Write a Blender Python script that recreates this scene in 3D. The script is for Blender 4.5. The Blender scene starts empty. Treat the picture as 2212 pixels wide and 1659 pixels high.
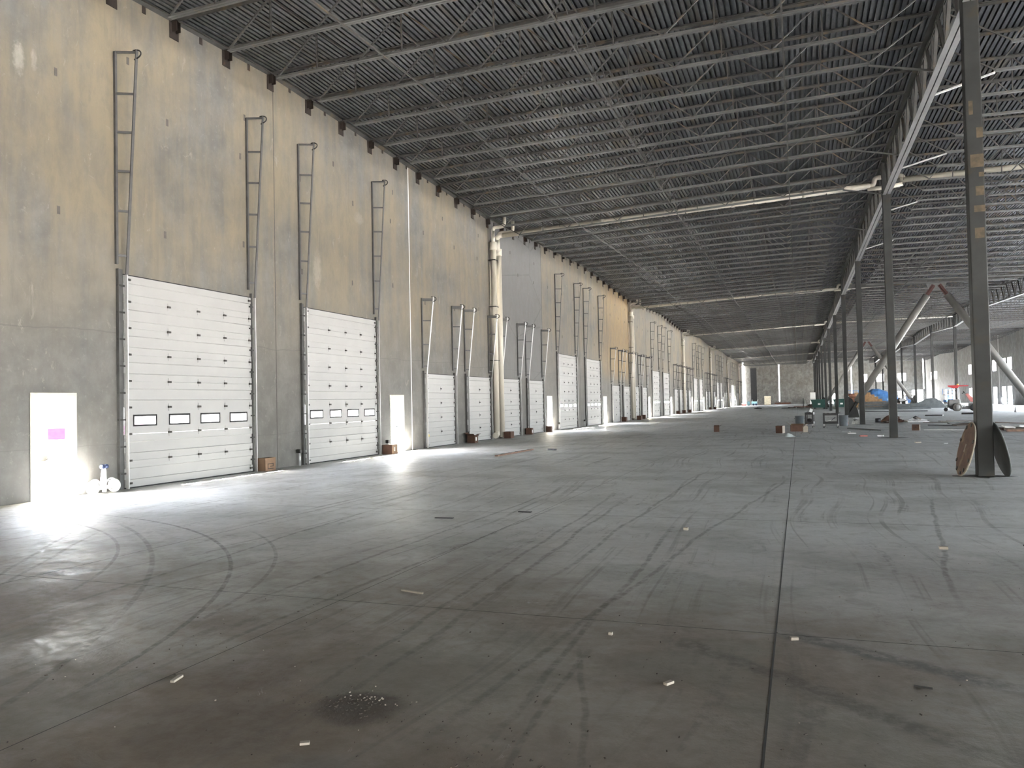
import bpy, math, random
from mathutils import Vector, Matrix
R = math.radians
random.seed(7)
S = bpy.context.scene
COL = S.collection

# ------------------------------------------------------------------ camera
W_PX, F_PX = 2212.0, 1701.37
CAMX, CAMZ = 14.4417, 1.7705
cd = bpy.data.cameras.new('camera')
cam = bpy.data.objects.new('camera', cd)
COL.objects.link(cam)
yaw, pit, rol = 0.34887, 0.024302, -0.020279
fw = Vector((-math.sin(yaw)*math.cos(pit), math.cos(yaw)*math.cos(pit), math.sin(pit)))
rt = Vector((math.cos(yaw), math.sin(yaw), 0))
up = rt.cross(fw)
r2 = rt*math.cos(rol) + up*math.sin(rol)
u2 = up*math.cos(rol) - rt*math.sin(rol)
m = Matrix((r2, u2, -fw)).transposed().to_4x4()
m.translation = (CAMX, 0, CAMZ)
cam.matrix_world = m
cd.sensor_fit = 'HORIZONTAL'
cd.sensor_width = 36.0
cd.lens = 36.0*F_PX/W_PX
cd.clip_start, cd.clip_end = 0.1, 800
S.camera = cam

# ------------------------------------------------------------------ light and exposure
wd = bpy.data.worlds.new('world')
S.world = wd
wd.use_nodes = True
wn = wd.node_tree.nodes
wn.clear()
wo = wn.new('ShaderNodeOutputWorld')
wb = wn.new('ShaderNodeBackground')
sky = wn.new('ShaderNodeTexSky')
sky.sky_type = 'NISHITA'
sky.sun_disc = False
sky.sun_elevation = R(58)
sky.sun_rotation = R(228)
sky.air_density = 1.0
sky.dust_density = 3.0
wb.inputs[1].default_value = 0.55
hs = wn.new('ShaderNodeHueSaturation')
hs.inputs['Saturation'].default_value = 0.45
wd.node_tree.links.new(sky.outputs[0], hs.inputs['Color'])
wd.node_tree.links.new(hs.outputs[0], wb.inputs[0])
wd.node_tree.links.new(wb.outputs[0], wo.inputs[0])

sd = bpy.data.lights.new('sun', 'SUN')
sd.energy = 15.0
sd.angle = R(0.6)
sd.color = (1.0, 0.96, 0.9)
so = bpy.data.objects.new('sun', sd)
COL.objects.link(so)
so.rotation_euler = Vector((0.62, 0.70, -1.5)).to_track_quat('-Z', 'Y').to_euler()
so.location = (-20, -20, 40)

S.view_settings.view_transform = 'Standard'
S.view_settings.look = 'None'
S.view_settings.gamma = 1.0
S.view_settings.use_curve_mapping = False
S.view_settings.exposure = 4.95
S.cycles.max_bounces = 6
S.cycles.diffuse_bounces = 4
S.cycles.glossy_bounces = 3
S.cycles.transmission_bounces = 4
S.cycles.transparent_max_bounces = 8
S.cycles.sample_clamp_indirect = 8.0
S.cycles.caustics_reflective = False
S.cycles.caustics_refractive = False
S.cycles.use_denoising = True

# ------------------------------------------------------------------ mesh helpers
class MB:
    def __init__(s):
        s.v, s.f, s.m, s.sm = [], [], [], []
        s.cur = 0
    def face(s, idx, smooth=False):
        s.f.append(idx); s.m.append(s.cur); s.sm.append(smooth)
    def box(s, x0, y0, z0, x1, y1, z1):
        b = len(s.v)
        s.v += [(x0,y0,z0),(x1,y0,z0),(x1,y1,z0),(x0,y1,z0),(x0,y0,z1),(x1,y0,z1),(x1,y1,z1),(x0,y1,z1)]
        for q in ((0,3,2,1),(4,5,6,7),(0,1,5,4),(1,2,6,5),(2,3,7,6),(3,0,4,7)):
            s.face([b+i for i in q])
        return s
    def cbox(s, c, sx, sy, sz, rz=0.0, rx=0.0, ry=0.0):
        b = len(s.v)
        M = Matrix.Translation(c) @ Matrix.Rotation(rz,4,'Z') @ Matrix.Rotation(ry,4,'Y') @ Matrix.Rotation(rx,4,'X')
        for z in (-1,1):
            for (x,y) in ((-1,-1),(1,-1),(1,1),(-1,1)):
                s.v.append(tuple(M @ Vector((x*sx/2,y*sy/2,z*sz/2))))
        for q in ((0,3,2,1),(4,5,6,7),(0,1,5,4),(1,2,6,5),(2,3,7,6),(3,0,4,7)):
            s.face([b+i for i in q])
        return s
    def bar(s, p, q, w, h, upv=(0,0,1)):
        p, q, upv = Vector(p), Vector(q), Vector(upv)
        d = (q-p).normalized()
        a = d.cross(upv)
        if a.length < 1e-4: a = d.cross(Vector((1,0,0)))
        a.normalize(); c = a.cross(d).normalized()
        b = len(s.v)
        for o in (p, q):
            for (i,j) in ((-1,-1),(1,-1),(1,1),(-1,1)):
                s.v.append(tuple(o + a*(i*w/2) + c*(j*h/2)))
        for f in ((0,1,2,3),(7,6,5,4),(0,4,5,1),(1,5,6,2),(2,6,7,3),(3,7,4,0)):
            s.face([b+i for i in f])
        return s
    def tube(s, pts, r, n=10, caps=True):
        pts = [Vector(p) for p in pts]
        b = len(s.v)
        N = len(pts)
        pa = None
        for i, p in enumerate(pts):
            d = (pts[min(i+1,N-1)] - pts[max(i-1,0)]).normalized()
            if pa is None:
                a = d.cross(Vector((0,0,1)))
                if a.length < 1e-3: a = d.cross(Vector((1,0,0)))
            else:
                a = pa - d*pa.dot(d)
            a.normalize(); pa = a
            c = d.cross(a)
            rr = r[i] if isinstance(r,(list,tuple)) else r
            for k in range(n):
                t = 2*math.pi*k/n
                s.v.append(tuple(p + a*(math.cos(t)*rr) + c*(math.sin(t)*rr)))
        for i in range(N-1):
            for k in range(n):
                k2 = (k+1) % n
                s.face([b+i*n+k, b+i*n+k2, b+(i+1)*n+k2, b+(i+1)*n+k], True)
        if caps:
            s.face([b+k for k in range(n)][::-1]); s.face([b+(N-1)*n+k for k in range(n)])
        return s
    def lathe(s, prof, c, n=24, axis='Z'):
        b = len(s.v)
        c = Vector(c)
        for (r, z) in prof:
            for k in range(n):
                t = 2*math.pi*k/n
                if axis == 'Z': p = Vector((r*math.cos(t), r*math.sin(t), z))
                elif axis == 'Y': p = Vector((r*math.cos(t), z, -r*math.sin(t)))
                else: p = Vector((z, r*math.cos(t), r*math.sin(t)))
                s.v.append(tuple(c+p))
        for i in range(len(prof)-1):
            for k in range(n):
                k2 = (k+1) % n
                s.face([b+i*n+k, b+i*n+k2, b+(i+1)*n+k2, b+(i+1)*n+k], True)
        s.face([b+k for k in range(n)][::-1]); s.face([b+(len(prof)-1)*n+k for k in range(n)])
        return s
    def prism(s, poly, d):
        """poly: list of 3d points, d: extrusion vector"""
        b = len(s.v); n = len(poly); d = Vector(d)
        s.v += [tuple(p) for p in poly] + [tuple(Vector(p)+d) for p in poly]
        s.face(list(range(b,b+n))[::-1]); s.face(list(range(b+n,b+2*n)))
        for i in range(n):
            j = (i+1) % n
            s.face([b+i, b+j, b+n+j, b+n+i])
        return s
    def mesh(s, name, mats):
        me = bpy.data.meshes.new(name)
        me.from_pydata(s.v, [], s.f)
        for mt in (mats if isinstance(mats,(list,tuple)) else [mats]): me.materials.append(mt)
        me.polygons.foreach_set('material_index', s.m)
        me.polygons.foreach_set('use_smooth', s.sm)
        me.update()
        return me

def obj(name, mb, mats, parent=None, bevel=0.0):
    me = mb.mesh(name, mats) if isinstance(mb, MB) else mb
    o = bpy.data.objects.new(name, me)
    COL.objects.link(o)
    if parent: o.parent = parent
    if bevel:
        b = o.modifiers.new('bevel', 'BEVEL'); b.width = bevel; b.segments = 2; b.limit_method = 'ANGLE'
    return o
def tag(o, label, cat, group=None, kind='thing'):
    o['label'] = label; o['category'] = cat
    if group: o['group'] = group
    if kind: o['kind'] = kind
    return o
def thing(name, label, cat, loc=(0,0,0), rz=0.0, group=None, kind='thing'):
    o = bpy.data.objects.new(name, None)
    COL.objects.link(o)
    o.location = loc; o.rotation_euler = (0,0,rz)
    o.empty_display_size = 0.2
    return tag(o, label, cat, group, kind)
def struct(name, mb, mats, parent=None):
    o = obj(name, mb, mats, parent)
    if not parent: o['kind'] = 'structure'
    return o
def dup(root, loc, label, rz=None):
    r = root.copy(); COL.objects.link(r); r.location = loc
    if rz is not None: r.rotation_euler = (0,0,rz)
    r['label'] = label
    for ch in list(root.children):
        c = ch.copy(); COL.objects.link(c); c.parent = r
        for g in list(ch.children):
            d = g.copy(); COL.objects.link(d); d.parent = c
    return r
ORD = ['zeroth','first','second','third','fourth','fifth','sixth','seventh','eighth','ninth','tenth','eleventh','twelfth','thirteenth','fourteenth','fifteenth','sixteenth','seventeenth','eighteenth','nineteenth','twentieth','twenty-first','twenty-second','twenty-third','twenty-fourth']

# ------------------------------------------------------------------ materials
class NT:
    def __init__(s, name):
        s.mat = bpy.data.materials.new(name); s.mat.use_nodes = True
        s.t = s.mat.node_tree; s.n = s.t.nodes; s.l = s.t.links
        s.n.clear()
        s.out = s.n.new('ShaderNodeOutputMaterial')
        s.b = s.n.new('ShaderNodeBsdfPrincipled')
        s.l.new(s.b.outputs[0], s.out.inputs[0])
    def put(s, sock, val):
        if isinstance(val, bpy.types.NodeSocket): s.l.new(val, sock)
        else: sock.default_value = val
    def pos(s):
        return s.n.new('ShaderNodeNewGeometry').outputs['Position']
    def objco(s):
        return s.n.new('ShaderNodeTexCoord').outputs['Object']
    def map(s, vec, sc=(1,1,1), loc=(0,0,0), rot=(0,0,0)):
        q = s.n.new('ShaderNodeMapping'); s.l.new(vec, q.inputs[0])
        q.inputs['Location'].default_value = loc; q.inputs['Rotation'].default_value = rot; q.inputs['Scale'].default_value = sc
        return q.outputs[0]
    def noise(s, vec, scale, detail=4.0, rough=0.55, dist=0.0):
        q = s.n.new('ShaderNodeTexNoise'); s.l.new(vec, q.inputs['Vector'])
        q.inputs['Scale'].default_value = scale; q.inputs['Detail'].default_value = detail
        q.inputs['Roughness'].default_value = rough; q.inputs['Distortion'].default_value = dist
        return q.outputs[0]
    def math(s, op, a, b=0.0, c=0.0, clamp=False):
        q = s.n.new('ShaderNodeMath'); q.operation = op; q.use_clamp = clamp
        s.put(q.inputs[0], a); s.put(q.inputs[1], b); s.put(q.inputs[2], c)
        return q.outputs[0]
    def ramp(s, v, lo, hi, a=0.0, b=1.0):
        q = s.n.new('ShaderNodeMapRange'); q.interpolation_type = 'SMOOTHSTEP'
        s.put(q.inputs[0], v)
        for i, x in enumerate((lo, hi, a, b)): s.put(q.inputs[i+1], x)
        return q.outputs[0]
    def mix(s, f, a, b, mode='MIX'):
        q = s.n.new('ShaderNodeMix'); q.data_type = 'RGBA'; q.blend_type = mode
        s.put(q.inputs[0], f)
        for sock, v in ((q.inputs[6], a), (q.inputs[7], b)):
            if isinstance(v, bpy.types.NodeSocket): s.l.new(v, sock)
            else: sock.default_value = (*v, 1.0)
        return q.outputs[2]
    def sep(s, vec):
        q = s.n.new('ShaderNodeSeparateXYZ'); s.l.new(vec, q.inputs[0]); return q.outputs
    def bump(s, h, strength=0.3, dist=0.02):
        q = s.n.new('ShaderNodeBump'); s.l.new(h, q.inputs['Height'])
        q.inputs['Strength'].default_value = strength; q.inputs['Distance'].default_value = dist
        s.l.new(q.outputs[0], s.b.inputs['Normal'])
    def fin(s, col, rough, metal=0.0, spec=0.5):
        if isinstance(col, bpy.types.NodeSocket): s.l.new(col, s.b.inputs['Base Color'])
        else: s.b.inputs['Base Color'].default_value = (*col, 1.0)
        s.put(s.b.inputs['Roughness'], rough); s.put(s.b.inputs['Metallic'], metal)
        s.b.inputs['Specular IOR Level'].default_value = spec
        return s.mat

def simple(name, col, rough=0.6, metal=0.0, var=0.18, scale=6.0, stain=None, amt=0.5, sscale=2.0, bump=0.0, world=False, spec=0.5):
    t = NT(name)
    v = t.pos() if world else t.objco()
    n = t.noise(v, scale, 5.0)
    c = t.mix(t.ramp(n, 0.25, 0.75), tuple(x*(1-var) for x in col), tuple(min(1,x*(1+var)) for x in col))
    if stain:
        n2 = t.noise(v, sscale, 6.0, 0.65)
        c = t.mix(t.ramp(n2, 0.62-amt*0.25, 0.78-amt*0.25), c, stain)
    if bump: t.bump(n, bump, 0.01)
    return t.fin(c, rough, metal, spec)

# concrete tilt-up wall
def wall_material(name, axis):
    t = NT(name)
    P = t.pos(); X = t.sep(P)
    u = X[1] if axis == 'Y' else X[0]
    z = X[2]
    big = t.noise(P, 0.33, 5.0, 0.6)
    med = t.noise(P, 1.3, 6.0, 0.62)
    fine = t.noise(P, 7.0, 6.0, 0.7)
    drip = t.noise(t.map(P, (2.6,2.6,0.16)), 1.0, 4.0, 0.6)
    kk = 1.0 if axis == 'Y' else 2.5  # other walls paler: strong daylight at the far end put into the colour
    col = t.mix(t.ramp(med, 0.3, 0.7), (0.104*kk,0.102*kk,0.096*kk), (0.168*kk,0.165*kk,0.155*kk))
    col = t.mix(t.ramp(fine, 0.55, 0.8), col, (0.238,0.231,0.211))
    # tan curing stain, mostly on the upper part of the panels, panel by panel
    pid = t.math('FLOOR', t.math('DIVIDE', t.math('SUBTRACT', u, 19.42), 8.59))
    wn_ = t.n.new('ShaderNodeTexWhiteNoise'); wn_.noise_dimensions = '1D'
    t.l.new(pid, wn_.inputs['W'])
    pr = wn_.outputs['Value']
    hgt = t.ramp(z, 2.5, 6.5)
    st = t.math('ADD', t.math('MULTIPLY', big, 0.75), t.math('MULTIPLY', drip, 0.45))
    st = t.ramp(st, 0.42, 0.74)
    st = t.math('MULTIPLY', st, t.math('MULTIPLY_ADD', hgt, 0.85, 0.12))
    if axis == 'Y':
        # one cracked panel stayed grey above the small doors, one panel further on is ochre
        grey = t.math('MULTIPLY', t.ramp(u, 36.75, 36.9), t.ramp(u, 45.3, 45.15))
        grey = t.math('MULTIPLY', grey, t.ramp(z, 3.0, 3.2))
        st = t.math('MULTIPLY', st, t.math('SUBTRACT', 1.0, t.math('MULTIPLY', grey, 0.95)))
        och = t.math('MULTIPLY', t.ramp(u, 57.5, 66.0), t.ramp(u, 71.2, 70.9))
        och = t.math('MULTIPLY', t.math('MULTIPLY', och, t.ramp(z, 3.0, 4.5)), t.math('MULTIPLY_ADD', drip, 0.8, 0.35), clamp=True)
    if axis == 'X': st = t.math('MULTIPLY', st, 0.35)
    col = t.mix(st, col, (0.218,0.182,0.125))
    if axis == 'Y':
        col = t.mix(och, col, (0.304,0.198,0.079))
        col = t.mix(t.math('MULTIPLY', grey, 0.6), col, (0.155,0.158,0.162))
        v = t.n.new('ShaderNodeTexVoronoi'); v.feature = 'DISTANCE_TO_EDGE'
        t.l.new(t.map(P, (1,0.45,0.75)), v.inputs['Vector']); v.inputs['Scale'].default_value = 0.42
        crack = t.math('MULTIPLY', t.ramp(t.math('ADD', v.outputs[0], t.math('MULTIPLY', med, 0.03)), 0.030, 0.016), grey)
        col = t.mix(t.math('MULTIPLY', crack, 0.55), col, (0.079,0.079,0.076))
    # pale rub marks and darker damp drips
    rub = t.noise(t.map(P, (1.2,1.2,0.6)), 1.9, 7.0, 0.75, 1.2)
    col = t.mix(t.math('MULTIPLY', t.ramp(rub, 0.60, 0.70), 0.6), col, (0.310,0.290,0.244))
    damp = t.ramp(t.noise(t.map(P, (3.2,3.2,0.22)), 1.0, 5.0, 0.7), 0.56, 0.72)
    col = t.mix(t.math('MULTIPLY', damp, 0.45), col, (0.125,0.115,0.099))
    if axis == 'Y':
        for (cy, cz, ry, rz_, am) in ((11.29,8.86,0.15,0.42,0.75),(11.63,8.98,0.09,0.28,0.5),(21.6,6.2,0.28,0.75,0.4),(24.2,8.4,0.4,0.25,0.3)):
            a_ = t.math('DIVIDE', t.math('SUBTRACT', u, cy), ry); b_ = t.math('DIVIDE', t.math('SUBTRACT', z, cz), rz_)
            d_ = t.math('SQRT', t.math('ADD', t.math('MULTIPLY', a_, a_), t.math('MULTIPLY', b_, b_)))
            d_ = t.math('ADD', d_, t.math('MULTIPLY', t.math('SUBTRACT', fine, 0.5), 1.6))
            col = t.mix(t.math('MULTIPLY', t.ramp(d_, 1.0, 0.35), am), col, (0.343,0.330,0.284))
        # faint pour lines across the lower wall
        pl = t.math('ABSOLUTE', t.math('SUBTRACT', t.math('ADD', z, t.math('MULTIPLY', t.math('SUBTRACT', big, 0.5), 0.5)), 3.55))
        col = t.mix(t.math('MULTIPLY', t.ramp(pl, 0.02, 0.006), 0.45), col, (0.086,0.083,0.076))
        pl = t.math('ABSOLUTE', t.math('SUBTRACT', t.math('ADD', z, t.math('MULTIPLY', t.math('SUBTRACT', big, 0.5), 0.25)), 1.02))
        col = t.mix(t.math('MULTIPLY', t.ramp(pl, 0.014, 0.004), 0.4), col, (0.086,0.083,0.076))
    speck = t.ramp(t.noise(P, 13.0, 4.0, 0.7), 0.66, 0.74)
    col = t.mix(t.math('MULTIPLY', speck, 0.4), col, (0.304,0.290,0.264))
    mott = t.noise(t.map(P, (1,1,0.45)), 2.4, 8.0, 0.78, 0.3)
    col = t.mix(t.math('MULTIPLY', t.ramp(mott, 0.42, 0.66), 0.42), col, (0.122,0.112,0.096))
    col = t.mix(t.math('MULTIPLY', pr, 0.16), col, (0.145,0.139,0.125))
    t.bump(fine, 0.25, 0.012)
    return t.fin(col, t.math('MULTIPLY_ADD', med, 0.3, 0.55), 0.0, 0.4)

def floor_material():
    t = NT('polished_concrete_floor')
    P = t.pos(); X = t.sep(P)
    big = t.noise(P, 0.30, 5.0, 0.6)
    med = t.noise(P, 1.4, 7.0, 0.65)
    fine = t.noise(P, 9.0, 7.0, 0.7)
    warp = t.noise(P, 0.13, 1.0)
    wx = t.math('ADD', X[0], t.math('MULTIPLY', t.math('SUBTRACT', warp, 0.5), 1.6))
    cmb = t.n.new('ShaderNodeCombineXYZ')
    t.l.new(wx, cmb.inputs[0]); t.l.new(X[1], cmb.inputs[1])
    trk = t.noise(t.map(cmb.outputs[0], (6.5,0.10,1)), 1.0, 3.0, 0.6)
    trk2 = t.noise(t.map(cmb.outputs[0], (3.0,0.22,1), (3,9,0), (0,0,R(20))), 1.6, 4.0, 0.65)
    trk3 = t.noise(t.map(P, (9.0,0.35,1), (1,4,0), (0,0,R(-38))), 1.0, 3.0, 0.6)
    blotch = t.noise(P, 3.4, 8.0, 0.75, 0.6)
    base = t.mix(t.ramp(med, 0.3, 0.72), (0.50,0.50,0.485), (0.64,0.64,0.62))
    base = t.mix(t.ramp(fine, 0.5, 0.85), base, (0.55,0.54,0.51))
    base = t.mix(t.math('MULTIPLY', t.ramp(blotch, 0.50, 0.66), 0.32), base, (0.25,0.235,0.21))
    # brown dust, deepened towards the camera to paint in the dim near floor
    dust = t.ramp(t.math('ADD', t.math('MULTIPLY', big, 0.8), t.math('MULTIPLY', med, 0.35)), 0.44, 0.66)
    near = t.ramp(X[1], 12.0, 3.5, 0.08, 0.95)
    dm = t.math('MULTIPLY', dust, near)
    base = t.mix(dm, base, (0.165,0.128,0.102))
    dust_dim = t.ramp(X[1], 12.0, 2.6, 0.0, 0.86)  # brown tone that also puts the near floor's gradual dimming into the colour
    base = t.mix(dust_dim, base, (0.152,0.120,0.086))
    grn = t.ramp(t.noise(P, 0.7, 4.0), 0.48, 0.62)
    base = t.mix(t.math('MULTIPLY', grn, 0.35), base, (0.19,0.195,0.165))
    tm = t.math('MULTIPLY', t.ramp(trk, 0.56, 0.66), t.ramp(t.noise(P, 0.9, 4.0), 0.32, 0.58))
    base = t.mix(t.math('MULTIPLY', tm, 0.42), base, (0.11,0.095,0.08))
    tm2 = t.math('MULTIPLY', t.ramp(trk2, 0.58, 0.68), t.ramp(fine, 0.40, 0.6))
    base = t.mix(t.math('MULTIPLY', tm2, 0.42), base, (0.12,0.105,0.09))
    tm3 = t.math('MULTIPLY', t.ramp(trk3, 0.62, 0.70), t.ramp(med, 0.42, 0.6))
    base = t.mix(t.math('MULTIPLY', tm3, 0.12), base, (0.12,0.105,0.09))
    specks = t.ramp(t.noise(P, 26.0, 3.0), 0.68, 0.75)
    base = t.mix(t.math('MULTIPLY', specks, 0.6), base, (0.09,0.08,0.07))
    scuff = t.math('MULTIPLY', t.ramp(t.noise(t.map(P, (1.2,0.6,1), (5,2,0)), 2.6, 8.0, 0.8, 0.8), 0.64, 0.72), 0.5)
    base = t.mix(scuff, base, (0.46,0.45,0.43))
    # curved wheel marks: centre, radius, width
    def arc(cx, cy, r, w, amt, y0=-99, y1=99):
        nonlocal base
        dx = t.math('SUBTRACT', X[0], cx); dy = t.math('SUBTRACT', X[1], cy)
        d = t.math('SQRT', t.math('ADD', t.math('MULTIPLY', dx, dx), t.math('MULTIPLY', dy, dy)))
        d = t.math('ABSOLUTE', t.math('SUBTRACT', d, r))
        k = t.ramp(d, w, w*0.45)
        k = t.math('MULTIPLY', k, t.math('MULTIPLY', t.ramp(X[1], y0, y0+0.6), t.ramp(X[1], y1, y1-0.6)))
        k = t.math('MULTIPLY', k, t.ramp(fine, 0.3, 0.55))
        base = t.mix(t.math('MULTIPLY', k, amt), base, (0.075,0.067,0.058))
    arc(1.8, 1.9, 8.5, 0.032, 0.6, 3.5, 10.6)
    arc(1.2, 2.6, 7.2, 0.03, 0.45, 5.5, 10.4)
    arc(-2.5, -2.2, 13.6, 0.04, 0.4, 3.0, 9.8)
    arc(3.2, 4.0, 6.6, 0.03, 0.4, 5.0, 9.6)
    # straight tyre tracks on the floor: ends, half width
    def seg(x0, y0, x1, y1, w, amt, c=(0.085,0.075,0.063)):
        nonlocal base
        L = math.hypot(x1-x0, y1-y0); ux, uy = (x1-x0)/L, (y1-y0)/L
        dx = t.math('SUBTRACT', X[0], x0); dy = t.math('SUBTRACT', X[1], y0)
        al = t.math('ADD', t.math('MULTIPLY', dx, ux), t.math('MULTIPLY', dy, uy))
        ac = t.math('ABSOLUTE', t.math('ADD', t.math('SUBTRACT', t.math('MULTIPLY', dx, uy), t.math('MULTIPLY', dy, ux)), t.math('MULTIPLY', t.math('SUBTRACT', big, 0.5), 0.35)))
        k = t.math('MULTIPLY', t.ramp(ac, w, w*0.3), t.math('MULTIPLY', t.ramp(al, 0.0, L*0.2), t.ramp(al, L, L*0.75)))
        k = t.math('MULTIPLY', k, t.ramp(fine, 0.28, 0.58))
        base = t.mix(t.math('MULTIPLY', k, amt), base, c)
    seg(13.3, 6.05, 15.5, 4.3, 0.13, 0.6)
    seg(14.1, 6.38, 15.9, 5.35, 0.15, 0.65, (0.075,0.072,0.072))
    seg(12.98, 5.7, 13.08, 3.2, 0.03, 0.5)
    seg(13.45, 3.5, 12.85, 5.7, 0.03, 0.45)
    for (x0,y0,x1,y1) in ((11.6,2.8,11.1,16.0),(11.85,2.8,11.45,15.0),(12.85,3.0,12.75,12.0),(12.45,3.2,13.3,11.5),(13.0,9.0,14.3,19.0),(10.2,3.2,10.6,14.0),(8.2,4.0,7.4,13.0),(9.6,4.5,9.9,17.0),(12.0,6.0,12.3,22.0),(6.6,5.6,4.0,9.2),(7.1,5.2,4.6,9.0),(15.6,7.0,16.6,16.0)):
        seg(x0, y0, x1, y1, 0.04, 0.5)
    # dark damp dirt heap marks
    def blot(cx, cy, r, amt, c):
        nonlocal base
        dx = t.math('SUBTRACT', X[0], cx); dy = t.math('SUBTRACT', X[1], cy)
        d = t.math('SQRT', t.math('ADD', t.math('MULTIPLY', dx, dx), t.math('MULTIPLY', dy, dy)))
        d = t.math('ADD', d, t.math('MULTIPLY', t.math('SUBTRACT', med, 0.5), r*1.6))
        base = t.mix(t.math('MULTIPLY', t.ramp(d, r, r*0.55), amt), base, c)
    blot(11.95, 4.10, 0.30, 0.75, (0.060,0.046,0.036))
    blot(11.3, 3.55, 0.55, 0.5, (0.10,0.075,0.058))
    blot(10.95, 4.35, 0.4, 0.45, (0.10,0.072,0.055))
    blot(6.75, 6.55, 0.32, 0.8, (0.05,0.043,0.038))
    blot(12.2, 3.2, 0.35, 0.4, (0.11,0.11,0.105))
    blot(19.9, 18.2, 0.8, 0.65, (0.085,0.062,0.05))
    rough = t.math('ADD', t.math('MULTIPLY_ADD', blotch, 0.55, 0.22), t.math('MULTIPLY', dm, 0.22))
    rough = t.math('ADD', rough, t.math('MULTIPLY', t.ramp(fine, 0.40, 0.70), 0.22), clamp=True)
    t.bump(t.math('ADD', t.math('MULTIPLY', blotch, 0.6), t.math('MULTIPLY', fine, 0.5)), 0.55, 0.02)
    return t.fin(base, rough, 0.0, 0.35)

def deck_material():
    t = NT('galvanised_roof_deck')
    P = t.pos(); X = t.sep(P)
    rib = t.noise(t.map(P, (6.56,0.12,0.12)), 1.0, 2.0)
    sheet = t.noise(t.map(P, (1.1,0.16,0.2)), 1.0, 3.0)
    blot = t.noise(P, 0.32, 5.0, 0.6)
    fine = t.noise(t.map(P, (3,1,1)), 3.5, 5.0, 0.7)
    c = t.mix(t.ramp(fine, 0.3, 0.7), (0.085,0.09,0.097), (0.185,0.19,0.20))
    c = t.mix(t.math('MULTIPLY', t.ramp(rib, 0.5, 0.68), 0.45), c, (0.10,0.082,0.055))
    c = t.mix(t.math('MULTIPLY', t.ramp(t.math('MULTIPLY', t.math('ADD', sheet, blot), 0.5), 0.56, 0.66), 0.6), c, (0.16,0.115,0.055))
    return t.fin(c, t.math('MULTIPLY_ADD', fine, 0.2, 0.34), 0.75, 0.5)

M = {}
M['wall_l'] = wall_material('tilt_up_concrete_side', 'Y')
M['wall_e'] = wall_material('tilt_up_concrete_end', 'X')
M['floor'] = floor_material()
M['deck'] = deck_material()
M['joint'] = simple('dark_floor_joint', (0.03,0.028,0.025), 0.9)
M['walljoint'] = simple('wall_joint_shadow_gap', (0.09,0.085,0.075), 0.9)
M['caulk'] = simple('white_joint_foam', (0.82,0.82,0.78), 0.7, var=0.06)
M['joist'] = simple('grey_primer_steel', (0.075,0.073,0.068), 0.5, 0.35, 0.2, 3.0, (0.15,0.11,0.065), 0.35, 0.9)
M['joist_flange'] = simple('grey_primer_flange', (0.125,0.125,0.121), 0.45, 0.3, 0.15, 3.0, (0.20,0.15,0.09), 0.25, 0.7)
M['girder'] = simple('pale_grey_girder_flange', (0.25,0.247,0.245), 0.5, 0.1, 0.1, 2.0)
M['column'] = simple('dark_grey_painted_column', (0.034,0.035,0.034), 0.5, 0.0, 0.2, 2.0, (0.045,0.037,0.025), 0.35, 1.2, spec=0.2)
M['rustpatch'] = simple('rubbed_rust_patch', (0.085,0.062,0.036), 0.7, 0.0, 0.35, 9.0)
M['rust'] = simple('rusty_embed_plate', (0.026,0.018,0.013), 0.75, 0.2, 0.4, 5.0, (0.15,0.062,0.02), 0.15, 1.6, world=True)
M['darksteel'] = simple('dark_steel', (0.04,0.038,0.036), 0.5, 0.5)
M['track'] = simple('galvanised_track', (0.085,0.085,0.083), 0.5, 0.3, 0.15, 5.0)
M['trackw'] = simple('bright_galvanised_edge', (0.55,0.55,0.54), 0.4, 0.45, 0.08, 5.0)
M['door'] = simple('white_door_steel', (0.34,0.336,0.326), 0.42, 0.0, 0.03, 1.5, world=True)
M['hinge'] = simple('dark_hinge', (0.06,0.055,0.05), 0.5, 0.5)
M['rubber'] = simple('black_rubber', (0.018,0.018,0.018), 0.8)
M['pvc'] = simple('cream_pvc_pipe', (0.56,0.52,0.44), 0.4, 0.0, 0.05, 1.0)
M['frame'] = simple('cream_door_frame', (0.6,0.56,0.46), 0.5, 0.0, 0.1)
M['brace'] = simple('pale_grey_brace', (0.19,0.187,0.175), 0.5, 0.05, 0.1, 1.5)
M['redprimer'] = simple('red_primer_steel', (0.07,0.022,0.017), 0.6)
M['gusset'] = simple('grey_gusset', (0.16,0.16,0.155), 0.5, 0.1)
M['card'] = simple('brown_cardboard', (0.155,0.095,0.058), 0.8, 0.0, 0.12)
M['card_dark'] = simple('dark_cardboard', (0.085,0.042,0.027), 0.8, 0.0, 0.15)
M['card_pale'] = simple('pale_cardboard', (0.34,0.295,0.24), 0.8, 0.0, 0.1)
M['ink'] = simple('dark_print', (0.035,0.025,0.02), 0.8)
M['paper'] = simple('white_paper', (0.8,0.8,0.78), 0.8, 0.0, 0.04)
M['white'] = simple('white_plastic', (0.75,0.75,0.74), 0.4, 0.0, 0.05)
M['black'] = simple('black_plastic', (0.016,0.016,0.018), 0.45)
M['can'] = simple('grey_bin_plastic', (0.12,0.135,0.145), 0.38, 0.0, 0.12)
M['navy'] = simple('dark_blue_pad', (0.03,0.045,0.10), 0.5)
M['wood'] = simple('weathered_plywood', (0.115,0.06,0.038), 0.7, 0.0, 0.3, 7.0, (0.24,0.175,0.12), 0.35, 2.2)
M['wood_grey'] = simple('grey_and_shaded_board', (0.075,0.08,0.075), 0.6, 0.0, 0.25, 3.0)  # grey board colour; on the round board it paints the underside's shade
M['plank'] = simple('brown_plank', (0.20,0.12,0.085), 0.75, 0.0, 0.3, 8.0)
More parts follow.
